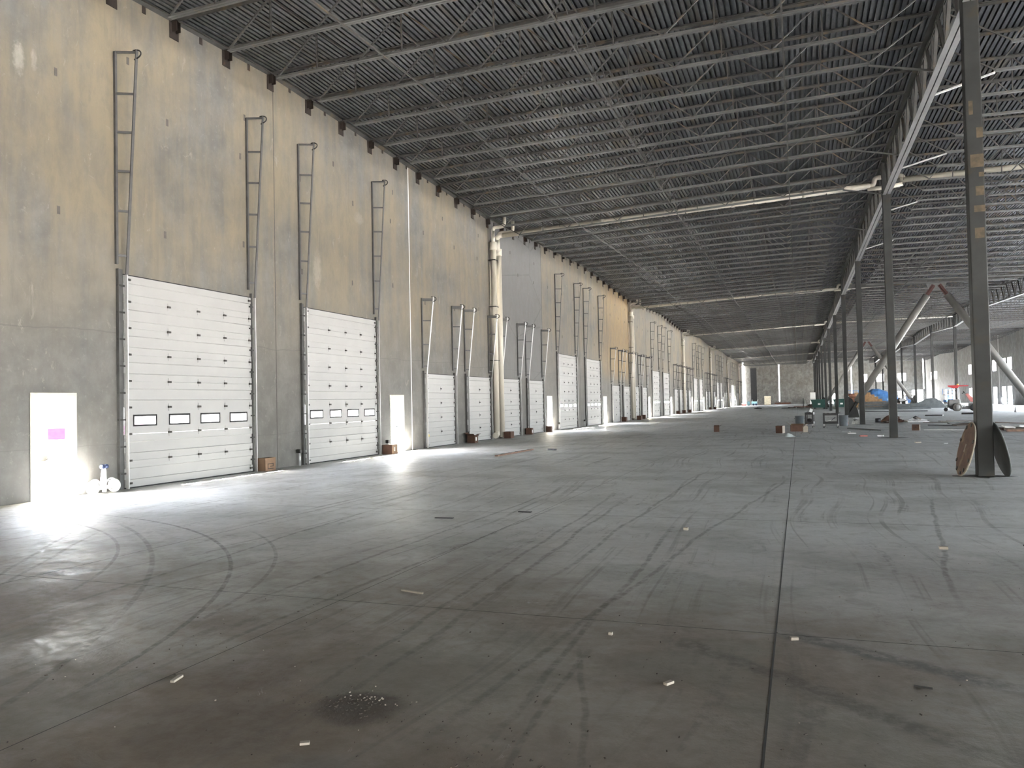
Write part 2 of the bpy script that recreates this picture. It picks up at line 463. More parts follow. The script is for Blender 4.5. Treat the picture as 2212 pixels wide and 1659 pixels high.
M['lumber'] = simple('orange_lumber', (0.25,0.145,0.068), 0.75, 0.0, 0.3, 4.0)
M['lumber_d'] = simple('dark_lumber', (0.10,0.075,0.06), 0.8, 0.0, 0.35, 5.0)
M['tarp'] = simple('blue_tarp', (0.05,0.14,0.32), 0.45, 0.0, 0.3, 1.5, (0.35,0.55,0.75), 0.2, 1.2)
M['green'] = simple('dark_green_steel', (0.012,0.055,0.045), 0.5, 0.0, 0.2)
M['steelstack'] = simple('grey_steel_stack', (0.085,0.092,0.095), 0.5, 0.4, 0.25, 2.0)
M['machine'] = simple('dusty_grey_machine', (0.19,0.18,0.17), 0.6, 0.0, 0.2, 4.0)
M['machine_d'] = simple('dark_machine_frame', (0.10,0.095,0.09), 0.6, 0.2, 0.2)
M['tyre'] = simple('dusty_tyre', (0.12,0.112,0.10), 0.85, 0.0, 0.15)
M['red'] = simple('red_paint', (0.38,0.02,0.025), 0.4, 0.0, 0.1)
M['trailer'] = simple('deep_red_trailer_paint', (0.10,0.012,0.045), 0.9, 0.0, 0.1, spec=0.0)
M['dullred'] = simple('faded_red', (0.42,0.14,0.12), 0.5, 0.0, 0.15)
M['amber'] = simple('amber_lamp', (0.75,0.45,0.08), 0.35)
M['lift'] = simple('blue_lift_paint', (0.08,0.22,0.55), 0.45, 0.0, 0.15)
M['insul'] = simple('brown_pipe_roll', (0.26,0.12,0.08), 0.8, 0.0, 0.25)
M['sheet'] = simple('clear_plastic_sheet', (0.55,0.60,0.60), 0.25, 0.0, 0.1)
M['cream'] = simple('cream_panel', (0.78,0.72,0.55), 0.6)
M['cyan'] = simple('pale_blue_plastic', (0.30,0.55,0.62), 0.5)
M['asphalt'] = simple('pale_yard_concrete', (0.42,0.41,0.39), 0.8, 0.0, 0.1, 0.5, world=True)
M['yellow'] = simple('yellow_sticker', (0.75,0.55,0.05), 0.6)
M['dirt'] = simple('loose_dirt', (0.055,0.042,0.033), 0.95, 0.0, 0.3, 20.0)
M['ribpanel'] = simple('dark_ribbed_panel', (0.085,0.088,0.09), 0.55, 0.2, 0.15)
g = NT('door_window_glass')
tr = g.n.new('ShaderNodeBsdfTransparent'); tr.inputs[0].default_value = (0.93,0.95,0.95,1)
gl = g.n.new('ShaderNodeBsdfGlossy'); gl.inputs['Roughness'].default_value = 0.05
mx = g.n.new('ShaderNodeMixShader'); mx.inputs[0].default_value = 0.07
g.l.new(tr.outputs[0], mx.inputs[1]); g.l.new(gl.outputs[0], mx.inputs[2]); g.l.new(mx.outputs[0], g.out.inputs[0])
g.n.remove(g.b); M['glass'] = g.mat

# ------------------------------------------------------------------ layout
XA, XB, XR, YEND, YB = 18.13, 31.95, 45.0, 225.0, -15.0
Y0, BAY, PER = 19.29, 17.187, 34.374
def tri(y):
    k = (y - Y0)/BAY
    f = k % 2.0
    return f if f <= 1 else 2 - f
ZX = [(0.0, 11.68, 0.60), (XA, 11.86, 0.0), (XB, 11.92, 0.55), (XR, 11.55, 0.45)]
def deckz(x, y):
    t = tri(y)
    for (a, za, da), (b, zb, db) in zip(ZX, ZX[1:]):
        if x <= b + 1e-6:
            f = (x-a)/(b-a)
            return (za - da*t)*(1-f) + (zb - db*t)*f
    return ZX[-1][1] - ZX[-1][2]*t

def wall_mesh(mb, u0, u1, ztop, openings, thick, place, usplit=()):
    """flat wall with square holes; place(u, d, z) -> xyz, d = depth from the room face"""
    us = sorted(set([u0,u1] + [a for o in openings for a in o[:2] if u0 < a < u1] + list(usplit)))
    zs = sorted(set([0.0, ztop] + [a for o in openings for a in o[2:] if 0 < a < ztop]))
    def solid(i, j):
        if i < 0 or j < 0 or i >= len(us)-1 or j >= len(zs)-1: return False
        cu, cz = (us[i]+us[i+1])/2, (zs[j]+zs[j+1])/2
        return not any(o[0] < cu < o[1] and o[2] < cz < o[3] for o in openings)
    idx = {}
    def V(i, j, d):
        if (i,j,d) not in idx:
            idx[(i,j,d)] = len(mb.v); mb.v.append(place(us[i], thick*d, zs[j]))
        return idx[(i,j,d)]
    for i in range(len(us)-1):
        for j in range(len(zs)-1):
            if not solid(i,j): continue
            mb.face([V(i,j,0),V(i+1,j,0),V(i+1,j+1,0),V(i,j+1,0)])
            mb.face([V(i,j,1),V(i,j+1,1),V(i+1,j+1,1),V(i+1,j,1)])
            if not solid(i-1,j): mb.face([V(i,j,0),V(i,j+1,0),V(i,j+1,1),V(i,j,1)])
            if not solid(i+1,j): mb.face([V(i+1,j,0),V(i+1,j,1),V(i+1,j+1,1),V(i+1,j+1,0)])
            if not solid(i,j-1): mb.face([V(i,j,0),V(i,j,1),V(i+1,j,1),V(i+1,j,0)])
            if not solid(i,j+1): mb.face([V(i,j+1,0),V(i+1,j+1,0),V(i+1,j+1,1),V(i,j+1,1)])

def portal(cx, cy, cz, w, h, rot):
    ld = bpy.data.lights.new('daylight_portal', 'AREA')
    ld.shape = 'RECTANGLE'; ld.size = w; ld.size_y = h
    ld.cycles.is_portal = True
    o = bpy.data.objects.new('daylight_portal', ld); COL.objects.link(o)
    o.location = (cx, cy, cz); o.rotation_euler = rot
PL = (R(90), 0, R(-90))   # faces +x
PR = (R(90), 0, R(90))    # faces -x
PE = (R(90), 0, 0)        # faces... -Z turned to -y handled below

# left wall openings
TALL = [(13.83,18.20),(20.81,25.15)]
SMALL = [(29.20,32.02),(33.54,36.35),(37.92,40.68),(42.19,44.96)]
PD = [(11.54,12.53),(26.28,27.32)]
TH, SH = 4.877, 3.048
tall, small, pdoor = [], [], []
for i in range(6):
    o = PER*i
    tall += [(a+o,b+o) for a,b in TALL]
    small += [(a+o,b+o) for a,b in SMALL]
    pdoor += [(a+o,b+o) for a,b in PD]
small = [s for s in small if s[1] < 222]
ops = [(a,b,0,TH) for a,b in tall] + [(a,b,0,SH) for a,b in small] + [(a,b,0,2.13) for a,b in pdoor]
mb = MB()
wall_mesh(mb, YB, YEND-0.35, 12.5, ops, 0.24, lambda u,d,z: (-d,u,z))
wall_left = struct('wall_left', mb, M['wall_l'])
for a, b in pdoor: portal(-0.2, (a+b)/2, 1.065, b-a, 2.13, PL)

# panel joints
n = 0
for i in range(-1, 24):
    y = 19.42 + 8.595*i
    if y < 8 or y > 222: continue
    n += 1
    mb = MB()
    if i in (1, 13, 17): mb.box(0.0, y-0.022, 0, 0.008, y+0.022, deckz(0,y)-0.12); mt = M['caulk']
    else: mb.box(0.0, y-0.014, 0, 0.004, y+0.014, deckz(0,y)-0.12); mt = M['walljoint']
    struct('trim_%d' % n, mb, mt)

# pockets cast in the wall panels
mb = MB()
pk = []
for i in range(-1, 8):
    y0 = 19.42 + 8.595*i
    for dy, z in ((1.3,8.9),(1.35,6.0),(4.4,8.85),(7.1,8.8),(7.2,6.35),(4.3,6.05),(3.2,9.9),(7.3,9.95)):
        pk.append((y0+dy, z))
for (y, z) in pk:
    mb.box(0.0, y-0.035, z-0.085, 0.006, y+0.035, z+0.085)
obj('lifting_pockets', mb, M['walljoint'], wall_left)
# end wall
eops = [(29.95,31.35,5.47,7.45),(33.45,35.30,5.47,7.40),(38.5,40.45,5.47,7.45),
        (29.95,31.35,0,2.9),(33.25,35.7,0,2.95),(38.45,40.3,0,2.85),(41.7,44.3,0,3.1),
        (9.38,9.66,0.75,10.9),(27.42,27.68,0.9,9.8),(44.35,44.62,3.3,11.0),(22.0,23.6,0,2.6)]
mb = MB()
wall_mesh(mb, 0.33, XR+0.24, 12.5, eops, 0.24, lambda u,d,z: (u,YEND+d,z))
struct('wall_end', mb, M['wall_e'])
for (a,b,z0,z1) in eops: portal((a+b)/2, YEND+0.2, (z0+z1)/2, b-a, z1-z0, (R(-90),0,0))
portal(0.165, YEND+0.2, 5.5, 0.33, 11.0, (R(-90),0,0))
mb = MB()
for k in range(9): mb.box(2.14+0.175*k, YEND-0.06, 1.0, 2.14+0.175*k+0.12, YEND, 10.0)
mb.box(2.14, YEND-0.03, 1.0, 3.71, YEND, 10.0)
struct('trim_40', mb, M['ribpanel'])

# right wall
rops = []
for y in (139.9,143.6,150.0,169.8,208.9,212.2,216.2): rops.append((y-1.3,y+1.3,5.47,7.3))
for y in (140.2,143.9,149.9,169.6,182.6,186.6,190.9,196.5,207.3,211.2,215.0): rops.append((y-1.35,y+1.35,0,2.85))
for k in range(20):  # bays out of view, added to bring daylight into the hall
    y = -8.0 + 7.0*k
    hw, hh = (2.8, 4.2) if k < 5 or k > 12 else (1.25, 2.6)
    rops.append((y-hw,y+hw,0,hh))
    rops.append((y-1.5,y+1.5,5.47,7.3))
mb = MB()
wall_mesh(mb, YB, YEND, 12.5, rops, 0.24, lambda u,d,z: (XR+d,u,z))
struct('wall_right', mb, M['wall_e'])
for (a,b,z0,z1) in rops: portal(XR+0.2, (a+b)/2, (z0+z1)/2, b-a, z1-z0, PR)
mb = MB(); mb.box(XR-0.008, 146.60, 0, XR, 146.95, 11.2)
struct('trim_41', mb, M['caulk'])
# wall behind the camera
mb = MB()
bops = [(4.5,7.5,0,3.05),(20.5,23.5,0,3.05),(30.0,33.0,0,3.05),(38.0,41.0,0,3.05)]  # unseen openings, added to brighten the nearest column and floor
wall_mesh(mb, -0.24, XR+0.24, 12.5, bops, 0.24, lambda u,d,z: (u,YB-d,z))
for (a,b,z0,z1) in bops: portal((a+b)/2, YB-0.2, (z0+z1)/2, b-a, z1-z0, (R(90),0,0))
struct('wall_back', mb, M['wall_e'])

# floor and yard
mb = MB(); mb.box(-0.24, YB-0.24, -0.15, XR+0.24, YEND+0.24, 0.0)
floor = struct('floor', mb, M['floor'])
mb = MB(); mb.v += [(-150,-80,-0.16),(200,-80,-0.16),(200,330,-0.16),(-150,330,-0.16)]; mb.face([0,1,2,3])
struct('ground', mb, M['asphalt'])
n = 41
for (x,w) in ((14.23,0.0055),(10.45,0.002),(6.6,0.002),(XA+3.9,0.005),(XA+7.8,0.005)):
    n += 1; mb = MB(); mb.box(x-w, YB, -0.001, x+w, YEND, 0.0012); struct('trim_%d' % n, mb, M['joint'])
for y in [6.26 + 5.73*i for i in range(20)]:
    n += 1; mb = MB(); mb.box(0, y-0.0025, -0.001, XR, y+0.0025, 0.0010); struct('trim_%d' % n, mb, M['joint'])

# roof deck
ks = [YB] + [Y0+BAY*k for k in range(-1,12)] + [YEND]
P6 = 0.1524
prof = [(0.0,0.0),(0.094,0.0),(0.100,0.085),(0.146,0.085),(0.1524,0.0)]
mb = MB()
xs = []
nr = int(XR/P6)
for r in range(nr+1):
    for (dx,dz) in prof[:-1]:
        x = r*P6+dx
        if x <= XR: xs.append((x,dz))
xs.append((XR, 0.0))
for (x,dz) in xs:
    for y in ks: mb.v.append((x,y,deckz(x,y)+dz))
nk = len(ks)
for i in range(len(xs)-1):
    for j in range(nk-1):
        a = i*nk+j
        mb.face([a,a+1,a+nk+1,a+nk])
ceiling = struct('ceiling', mb, M['deck'])
# edge angle where the deck meets the left wall
mb = MB()
for a, b in zip(ks, ks[1:]):
    mb.prism([(0,a,deckz(0,a)-0.10),(0.10,a,deckz(0,a)-0.02),(0.10,a,deckz(0,a)),(0,a,deckz(0,a))], (0,b-a,deckz(0,b)-deckz(0,a)))
struct('trim_80', mb, M['joist'])

# ------------------------------------------------------------------ columns
KS = list(range(12))
def rowname(r): return 'left' if r == 'A' else 'right'
def column(x, y, h, label, group, near=False):
    t = thing('steel_column', label, 'column', (x,y,0), 0, group)
    mb = MB(); mb.box(-0.155,-0.155,0.012,0.155,0.155,h)
    sh = obj('shaft', mb, M['column'], t, 0.018)
    mb = MB(); mb.prism([(-0.62,0,0.001),(0,-0.42,0.001),(0.62,0,0.001),(0,0.42,0.001)], (0,0,0.011))
    obj('base_plate', mb, M['darksteel'], t)
    mb = MB(); mb.box(-0.2,-0.22,h,0.2,0.22,h+0.025)
    obj('cap_plate', mb, M['column'], t)
    if near:
        for (z,a,b,hh) in ((7.35,0.03,0.152,0.22),(6.75,-0.10,0.152,0.28),(6.1,-0.02,0.14,0.20),(5.72,-0.06,0.15,0.14),(7.9,-0.1,-0.02,0.3),(6.45,0.05,0.15,0.1),(5.2,-0.06,0.12,0.22)):
            obj('rust_patch', MB().box(a,-0.1575,z-hh/2,b,-0.1555,z+hh/2), M['rustpatch'], sh)
    return t
for k in KS:
    y = Y0 + BAY*k
    if k == 0: lab = 'nearest dark steel column, with two round boards leaning against it'
    else: lab = 'square dark steel column, %s in the left column row' % ORD[k+1]
    column(XA, y, 11.55, lab, 'columns of the left row', k == 0)
for k in range(3, 12):
    y = Y0 + BAY*k
    column(XB, y, deckz(XB,y)-0.35, 'thin dark steel column, %s visible in the right column row' % ORD[k-2], 'columns of the right row')

# ------------------------------------------------------------------ girders
def girder(x, y0, y1, zb, depth, label, group, detail):
    t = thing('joist_girder', label, 'girder', (x,(y0+y1)/2,0), 0, group)
    L = (y1-y0)/2; a, b = -L+0.17, L-0.17
    def Z(y): return zb[0] + (zb[1]-zb[0])*(y+L)/(2*L)
    mb = MB()
    for s in (-1,1):
        mb.bar((s*0.083,a,Z(a)+0.008),(s*0.083,b,Z(b)+0.008),0.135,0.016)
        mb.bar((s*0.022,a,Z(a)+0.075),(s*0.022,b,Z(b)+0.075),0.014,0.13)
    obj('bottom_chord', mb, M['girder'], t)
    mb = MB()
    for s in (-1,1):
        mb.bar((s*0.083,-L,Z(-L)+depth-0.008),(s*0.083,L,Z(L)+depth-0.008),0.14,0.016)
        mb.bar((s*0.02,-L,Z(-L)+depth-0.085),(s*0.02,L,Z(L)+depth-0.085),0.016,0.14)
    obj('top_chord', mb, M['joist'], t)
    npan = 9; p = (2*L)/npan
    segs = []
    for i in range(npan):
        ya, yb = -L+i*p, -L+(i+1)*p
        ym = (ya+yb)/2
        segs.append(((0,ya+0.05,Z(ya)+depth-0.08),(0,ym,Z(ym)+0.08),0.085))
        segs.append(((0,ym,Z(ym)+0.08),(0,yb-0.05,Z(yb)+depth-0.08),0.085))
        segs.append(((0,ym,Z(ym)+0.08),(0,ym,Z(ym)+depth-0.08),0.05))
    if detail:
        for (q,r,w) in segs: obj('web_member', MB().bar(q,r,0.09,w,(1,0,0)), M['joist'], t)
    else:
        mb = MB()
        for (q,r,w) in segs: mb.bar(q,r,0.09,w,(1,0,0))
        obj('web', mb, M['joist'], t)
    return t
for k in range(-1, 12):
    y0 = Y0+BAY*k; y1 = min(y0+BAY, YEND-0.1)
    if k == -1: lab = 'steel truss girder running past the camera side of the nearest column'
    else: lab = 'steel truss girder of the left column row, spanning beyond its %s column' % ORD[k+1]
    girder(XA, y0, y1, (10.2,10.2), 1.48, lab, 'girders of the left row', k < 4)
for k in range(3, 12):
    y0 = Y0+BAY*k; y1 = min(y0+BAY, YEND-0.1)
    girder(XB, y0, y1, (deckz(XB,y0)-1.64,deckz(XB,y1)-1.64), 1.48,
           'steel truss girder of the right column row, %s visible along it' % ORD[k-2], 'girders of the right row', k < 6)

# ------------------------------------------------------------------ open-web joists
def joist_parts(L, depth=1.13, inset=1.66, n=12):
    """meshes in local coordinates: x from 0 to L, z = 0 on the deck underside"""
    top = MB()
    for s in (-1,1):
        top.bar((0.02,s*0.038,-0.012),(L-0.02,s*0.038,-0.012),0.064,0.014,(0,0,1))
        top.bar((0.02,s*0.012,-0.05),(L-0.02,s*0.012,-0.05),0.010,0.07,(0,0,1))
    bot = MB()
    for s in (-1,1):
        bot.bar((inset,s*0.040,-depth),(L-inset,s*0.040,-depth),0.062,0.012,(0,0,1))
        bot.bar((inset,s*0.014,-depth+0.038),(L-inset,s*0.014,-depth+0.038),0.010,0.066,(0,0,1))
    p = (L-2*inset)/n
    webs = [((0.12,0,-0.06),(inset+0.05,0,-depth+0.04)),((L-0.12,0,-0.06),(L-inset-0.05,0,-depth+0.04))]
    for i in range(n):
        x0, x1 = inset+i*p, inset+(i+1)*p
        if i % 2 == 0: webs.append(((x0,0,-depth+0.04),(x1,0,-0.06)))
        else: webs.append(((x0,0,-0.06),(x1,0,-depth+0.04)))
    for i in range(1, n, 2):
        x = inset+i*p
        webs.append(((x,0,-0.06),(x,0,-depth+0.04)))
    return top, bot, webs
JM = {}
def jmeshes(key, L):
    if key not in JM:
        top, bot, webs = joist_parts(L)
        wb_ = MB()
        for (q,r) in webs: wb_.bar(q,r,0.032,0.042,(0,1,0))
        one = MB()
        for mbx, mi in ((top,0),(bot,1),(wb_,0)):
            b = len(one.v); one.v += mbx.v
            for f in mbx.f: one.f.append([i+b for i in f]); one.m.append(mi); one.sm.append(False)
        JM[key] = dict(top=top.mesh('top_chord',M['joist']), bot=bot.mesh('bottom_chord',M['joist_flange']),
                       web=wb_.mesh('web',M['joist']), webs=[MB().bar(q,r,0.032,0.042,(0,1,0)).mesh('web_member',M['joist']) for q,r in webs],
                       one=one.mesh('roof_joist',[M['joist'],M['joist_flange']]))
    return JM[key]
plate = MB(); plate.box(0,-0.15,-0.52,0.014,0.15,-0.09); plate.box(0.0,-0.07,-0.34,0.16,-0.055,-0.09); plate.box(0.0,0.055,-0.34,0.16,0.07,-0.09); plate.box(0,-0.1,-0.10,0.17,0.1,-0.085)
plate_me = plate.mesh('bearing_plate', M['rust'])
clip = MB(); clip.box(0,0.90,-0.24,0.012,1.0,-0.06)
clip_me = clip.mesh('edge_clip', M['rust'])
AIS = {'left': (0.0, XA), 'middle': (XA, XB), 'right': (XB, XR)}
SP = BAY/9
def joist(aisle, y, label, detail):
    xa, xb = AIS[aisle]
    za, zb = deckz(xa,y)-0.005, deckz(xb,y)-0.005
    L = xb-xa
    J = jmeshes(aisle, L)
    ang = math.atan2(zb-za, L)
    if detail == 0:
        t = bpy.data.objects.new('roof_joist', J['one']); COL.objects.link(t)
        tag(t, label, 'roof joist', 'open-web joists over the %s aisle' % aisle)
        t.location = (xa,y,za); t.rotation_euler = (0,-ang,0)
        return
    t = thing('roof_joist', label, 'roof joist', (xa,y,za), 0, 'open-web joists over the %s aisle' % aisle)
    t.rotation_euler = (0,-ang,0)
    obj('top_chord', J['top'], None, t); obj('bottom_chord', J['bot'], None, t)
    if detail == 2:
        for w in J['webs']: obj('web_member', w, None, t)
    else: obj('web', J['web'], None, t)
    if aisle == 'left':
        obj('bearing_plate', plate_me, None, t)
        if y < 72: obj('edge_clip', clip_me, None, t)
for aisle in ('left','middle','right'):
    for i in range(-5, 108):
        y = Y0 + SP*i
        if y > YEND-1: continue
        if aisle == 'left' and i < -4: continue
        if aisle == 'middle' and i < -3: continue
        if aisle == 'right' and y < 74: continue
        k, r = divmod(i, 9)
        if aisle == 'middle' and k in (3,7) and r == 0: continue
        if i < 0: lab = 'open-web roof joist over the %s aisle, %s before the nearest column' % (aisle, ORD[-i])
        elif r == 0: lab = 'open-web roof joist over the %s aisle, in line with the %s left-row column' % (aisle, ORD[k+1])
        else: lab = 'open-web roof joist over the %s aisle, %s past the %s left-row column' % (aisle, ORD[r], ORD[k+1])
        det = 2 if (aisle == 'left' and i <= 9) else (1 if (y < 110 and aisle == 'left') or y < 95 else 0)
        joist(aisle, y, lab, det)

# bridging lines running lengthwise under the joists
def bridging(x, aisle, label, ya, yb, both=True, cross=0):
    t = thing('bridging_line', label, 'bridging', (x,ya,0), 0, 'bridging lines between the joists')
    ys = [ya] + [y for y in ks if ya < y < yb] + [yb]
    for nm, dz in (('bottom_angle',-1.145),('top_angle',-0.10)):
        if nm == 'top_angle' and not both: continue
        mb = MB()
        for a, b in zip(ys, ys[1:]):
            mb.bar((0,a-ya,deckz(x,a)+dz),(0,b-ya,deckz(x,b)+dz),0.035,0.035)
        obj(nm, mb, M['joist'], t)
    if cross:
        i0 = math.ceil((ya-Y0)/SP)
        for i in range(i0, i0+cross):
            y = Y0+SP*i
            mb = MB()
            mb.bar((0.02,y-ya,deckz(x,y)-0.1),(0.02,y+SP-ya,deckz(x,y+SP)-1.1),0.02,0.035)
            mb.bar((-0.02,y-ya,deckz(x,y)-1.1),(-0.02,y+SP-ya,deckz(x,y+SP)-0.1),0.02,0.035)
            obj('cross_brace', mb, M['joist'], t)
bridging(9.4,'left','bridging line along the middle of the left aisle roof, with cross braces',13.6,YEND-2,True,26)
bridging(4.9,'left','bridging line along the left aisle roof nearer the dock wall',13.6,YEND-2,True)
bridging(14.3,'left','bridging line along the left aisle roof nearer the left column row',13.6,YEND-2,True)
bridging(22.6,'middle','bridging line along the middle aisle roof nearer the left column row',19.3,YEND-2,True)
bridging(27.4,'middle','bridging line along the middle aisle roof nearer the right column row',40,YEND-2,True)
bridging(38.4,'right','bridging line along the far right aisle roof',80,YEND-2,True)
# stabiliser struts from joist bottom chords to the girder
for j, (k, sx) in enumerate(((2,-1),(6,-1),(9,-1),(13,-1),(3,1),(7,1),(11,1),(16,1))):
    y = Y0+SP*k
    side = 'left' if sx < 0 else 'right'
    t = thing('girder_strut', 'slanting strut on the %s side of the left-row girder, %s from the nearest column' % (side, ORD[j+1 if sx < 0 else j-3]), 'strut', (XA,y,10.26), 0, 'girder bottom chord struts')
    x = sx*1.68
    z = deckz(XA+x,y)-1.16-10.26
    obj('strut_bar', MB().bar((sx*0.14,0,0.02),(x,0,z),0.05,0.05), M['joist_flange'] if sx < 0 else M['trackw'], t)

# ------------------------------------------------------------------ dock doors
def door_section(w, z0, z1, first, last):
    """one door panel seen from inside; local y 0..w"""
    mb = MB()
    zs = [(z0,0.0),(z0+0.165,0.0),(z0+0.177,-0.022),(z1-0.187,-0.022),(z1-0.17,0.0),(z1-0.008,0.0),(z1-0.006,-0.022),(z1,-0.022)]
    b = len(mb.v)
    for (z,x) in zs: mb.v += [(x,0,z),(x,w,z)]
    for i in range(len(zs)-1):
        q = b+2*i
        mb.face([q,q+1,q+3,q+2])
    nb = len(mb.v)
    mb.v += [(-0.05,0,z0),(-0.05,w,z0),(-0.05,w,z1),(-0.05,0,z1)]
    mb.face([nb,nb+3,nb+2,nb+1])
    mb.face([b,nb,nb+1,b+1]); e = b+2*(len(zs)-1); mb.face([e,e+1,nb+2,nb+3])
    mb.face([b+2*i for i in range(len(zs))]+[nb+3,nb]); mb.face([b+2*i+1 for i in range(len(zs))][::-1]+[nb+1,nb+2])
    return mb
WIN = [(0.23,0.89),(1.33,1.98),(2.40,3.07),(3.50,4.16)]
hm = MB(); hm.cbox((0.006,0.0,0.0),0.010,0.035,0.18); hm.cur = 1; hm.cbox((0.022,0.028,0.0),0.034,0.045,0.045); hm.cbox((0.022,-0.028,0.0),0.034,0.035,0.05); hm.lathe([(0.012,-0.05),(0.012,0.05)],(0.030,0.0,0.0),8,'Y')
hinge_me = hm.mesh('hinge', [M['door'], M['hinge']])
def dock_door(y0, y1, kind, label, group, lod, opened=False):
    w = y1-y0; H = TH if kind == 'tall' else SH
    topz = 10.0 if kind == 'tall' else 6.2
    t = thing('dock_door', label, 'door', (0,y0,0), 0, group)
    ns = 8 if kind == 'tall' else 5
    hs = H/ns
    seams = []
    if not opened:
        for i in range(ns):
            z0, z1 = 0.03+i*(H-0.03)/ns, 0.03+(i+1)*(H-0.03)/ns
            if kind == 'tall' and i == 2:
                mb = MB()
                wo = [(a,b,z0+0.20,z0+0.41) for a,b in WIN]
                wall_mesh2(mb, -0.03, w+0.03, z0, z1, wo)
                s = obj('door_section', mb, M['door'], t)
                s.location.x = 0.056
                for (a,b,c,d) in wo:
                    fr = MB()
                    for (ya,yb,za,zb) in ((a-0.028,b+0.028,c-0.03,c+0.01),(a-0.028,b+0.028,d-0.014,d+0.03),(a-0.028,a+0.014,c,d),(b-0.014,b+0.028,c,d)):
                        fr.box(-0.004,ya,za,0.012,yb,zb)
                    f = obj('window_frame', fr, M['rubber'], s, 0.006 if lod > 1 else 0)
                    gm = MB(); gm.v += [(-0.012,a,c),(-0.012,b,c),(-0.012,b,d),(-0.012,a,d)]; gm.face([0,1,2,3])
                    obj('glass', gm, M['glass'], f if lod > 1 else s)
            else:
                s = obj('door_section', door_section(w+0.06, z0, z1, i == 0, i == ns-1), M['door'], t)
                s.location = (0.056,-0.03,0)
            if i: seams.append(z0)
        ms = MB(); ms.box(0.008,-0.03,0.0,0.052,w+0.03,0.032)
        obj('bottom_seal', ms, M['rubber'], t)
        ms = MB(); ms.box(0.003,-0.03,H,0.05,w+0.03,H+0.02)
        obj('top_seal', ms, M['rubber'], t)
        if lod > 0:
            cols = (0.3,0.53,0.755) if kind == 'tall' else (0.5,)
            for z in seams:
                for c in cols:
                    h = obj('hinge', hinge_me, None, t); h.location = (0.058, c*w, z)
            for sd, yy in ((0,0.09),(1,w-0.09)):
                for z in seams + [H-0.1, 0.12]:
                    h = obj('roller_hinge', hinge_me, None, t); h.location = (0.060, yy if sd == 0 else w-0.06, z)
    for sd in (0,1):
        yw = -0.20 if sd == 0 else w-0.03           # wall angle
        yt = 0.0 if sd == 0 else w+0.13             # running track
        sgn = -1 if sd == 0 else 1
        mb = MB()
        ya, yb = (yw, yt) if sd == 0 else (w+0.035, w+0.10)
        mb.box(0.004, min(ya,yb), 0.0, 0.03, max(ya,yb)-(0.035 if sd == 0 else 0), H+0.12)
        mb.box(0.03, yw+0.0 if sd == 0 else w+0.04, 0.0, 0.085, yw+0.012 if sd == 0 else w+0.052, H+0.12)
        obj('jamb_angle', mb, M['track'], t)
        mb = MB()
        mb.box(0.065, yt-0.012, 0.0, 0.14, yt+0.012, H)
        obj('vertical_track', mb, M['trackw'], t)
        rz = [9.94,8.99,8.11,7.22,6.31,5.3] if kind == 'tall' else [6.08,5.22,4.24,3.36]
        fr = MB()
        fr.box(0.004, yw-0.03, H+0.22, 0.06, yw+0.03, topz-0.05)
        if lod: obj('wall_angle', fr, M['track'], t); fr = MB()
        fr.bar((0.12,yt,H),(0.47,yt,topz),0.022,0.07,(0,1,0))
        if lod: obj('sloped_track', fr, M['trackw'] if kind == 'small' else M['track'], t); fr = MB()
        for q, z in enumerate(rz):
            f = (z-H)/(topz-H)
            xt = 0.12 + 0.35*f
            hh = 0.12 if (kind == 'small' and q == 0) else 0.05
            fr.bar((0.03,yw,z),(xt,yt,z),0.03,hh)
            if lod: obj('track_rung', fr, M['track'], t); fr = MB()
        if not lod: obj('lift_track', fr, M['track'], t)
        mb = MB()
        pts = [(0.42+0.17*math.sin(a), yt, topz-0.10+0.10*math.cos(a)) for a in [R(v) for v in range(-20,200,20)]]
        pts.append((0.40, yt, topz-0.23))
        mb.tube(pts, 0.017, 6)
        obj('end_hook', mb, M['darksteel'], t)
        if lod > 1:
            z = 0.35
            while z < H:
                obj('jamb_bracket', MB().box(0.012, min(yt,yw), z-0.02, 0.07, max(yt,yw), z+0.02), M['darksteel'], t); z += 0.61
    return t
def wall_mesh2(mb, u0, u1, z0, z1, openings):
    us = sorted(set([u0,u1]+[a for o in openings for a in o[:2]])); zs = sorted(set([z0,z1]+[a for o in openings for a in o[2:]]))
    for i in range(len(us)-1):
        for j in range(len(zs)-1):
            cu, cz = (us[i]+us[i+1])/2, (zs[j]+zs[j+1])/2
            if any(o[0]<cu<o[1] and o[2]<cz<o[3] for o in openings): continue
            mb.box(-0.02, us[i], zs[j], 0.0, us[i+1], zs[j+1])
for i, (a,b) in enumerate(tall):
    if i == 10:
        lab = 'raised tall dock door opening far down the left wall, bright daylight showing through'
    else: lab = 'tall white sectional dock door with a row of small windows, %s along the left wall' % ORD[i+1]
    dock_door(a, b, 'tall', lab, 'tall dock doors', 2 if i < 2 else (1 if i < 6 else 0), i == 10)
    if i == 10: portal(-0.2, (a+b)/2, TH/2, b-a, TH, PL)
for i, (a,b) in enumerate(small):
    lab = 'low white windowless dock door, %s along the left wall' % ORD[i+1]
    t = dock_door(a, b, 'small', lab, 'low dock doors', 1 if i < 8 else 0)
    if i == 0:
        mb = MB(); mb.lathe([(0.06,0.0),(0.06,0.003)], (0.058,0.18,0.50), 16, 'X')
        obj('yellow_sticker', mb, M['yellow'], t)
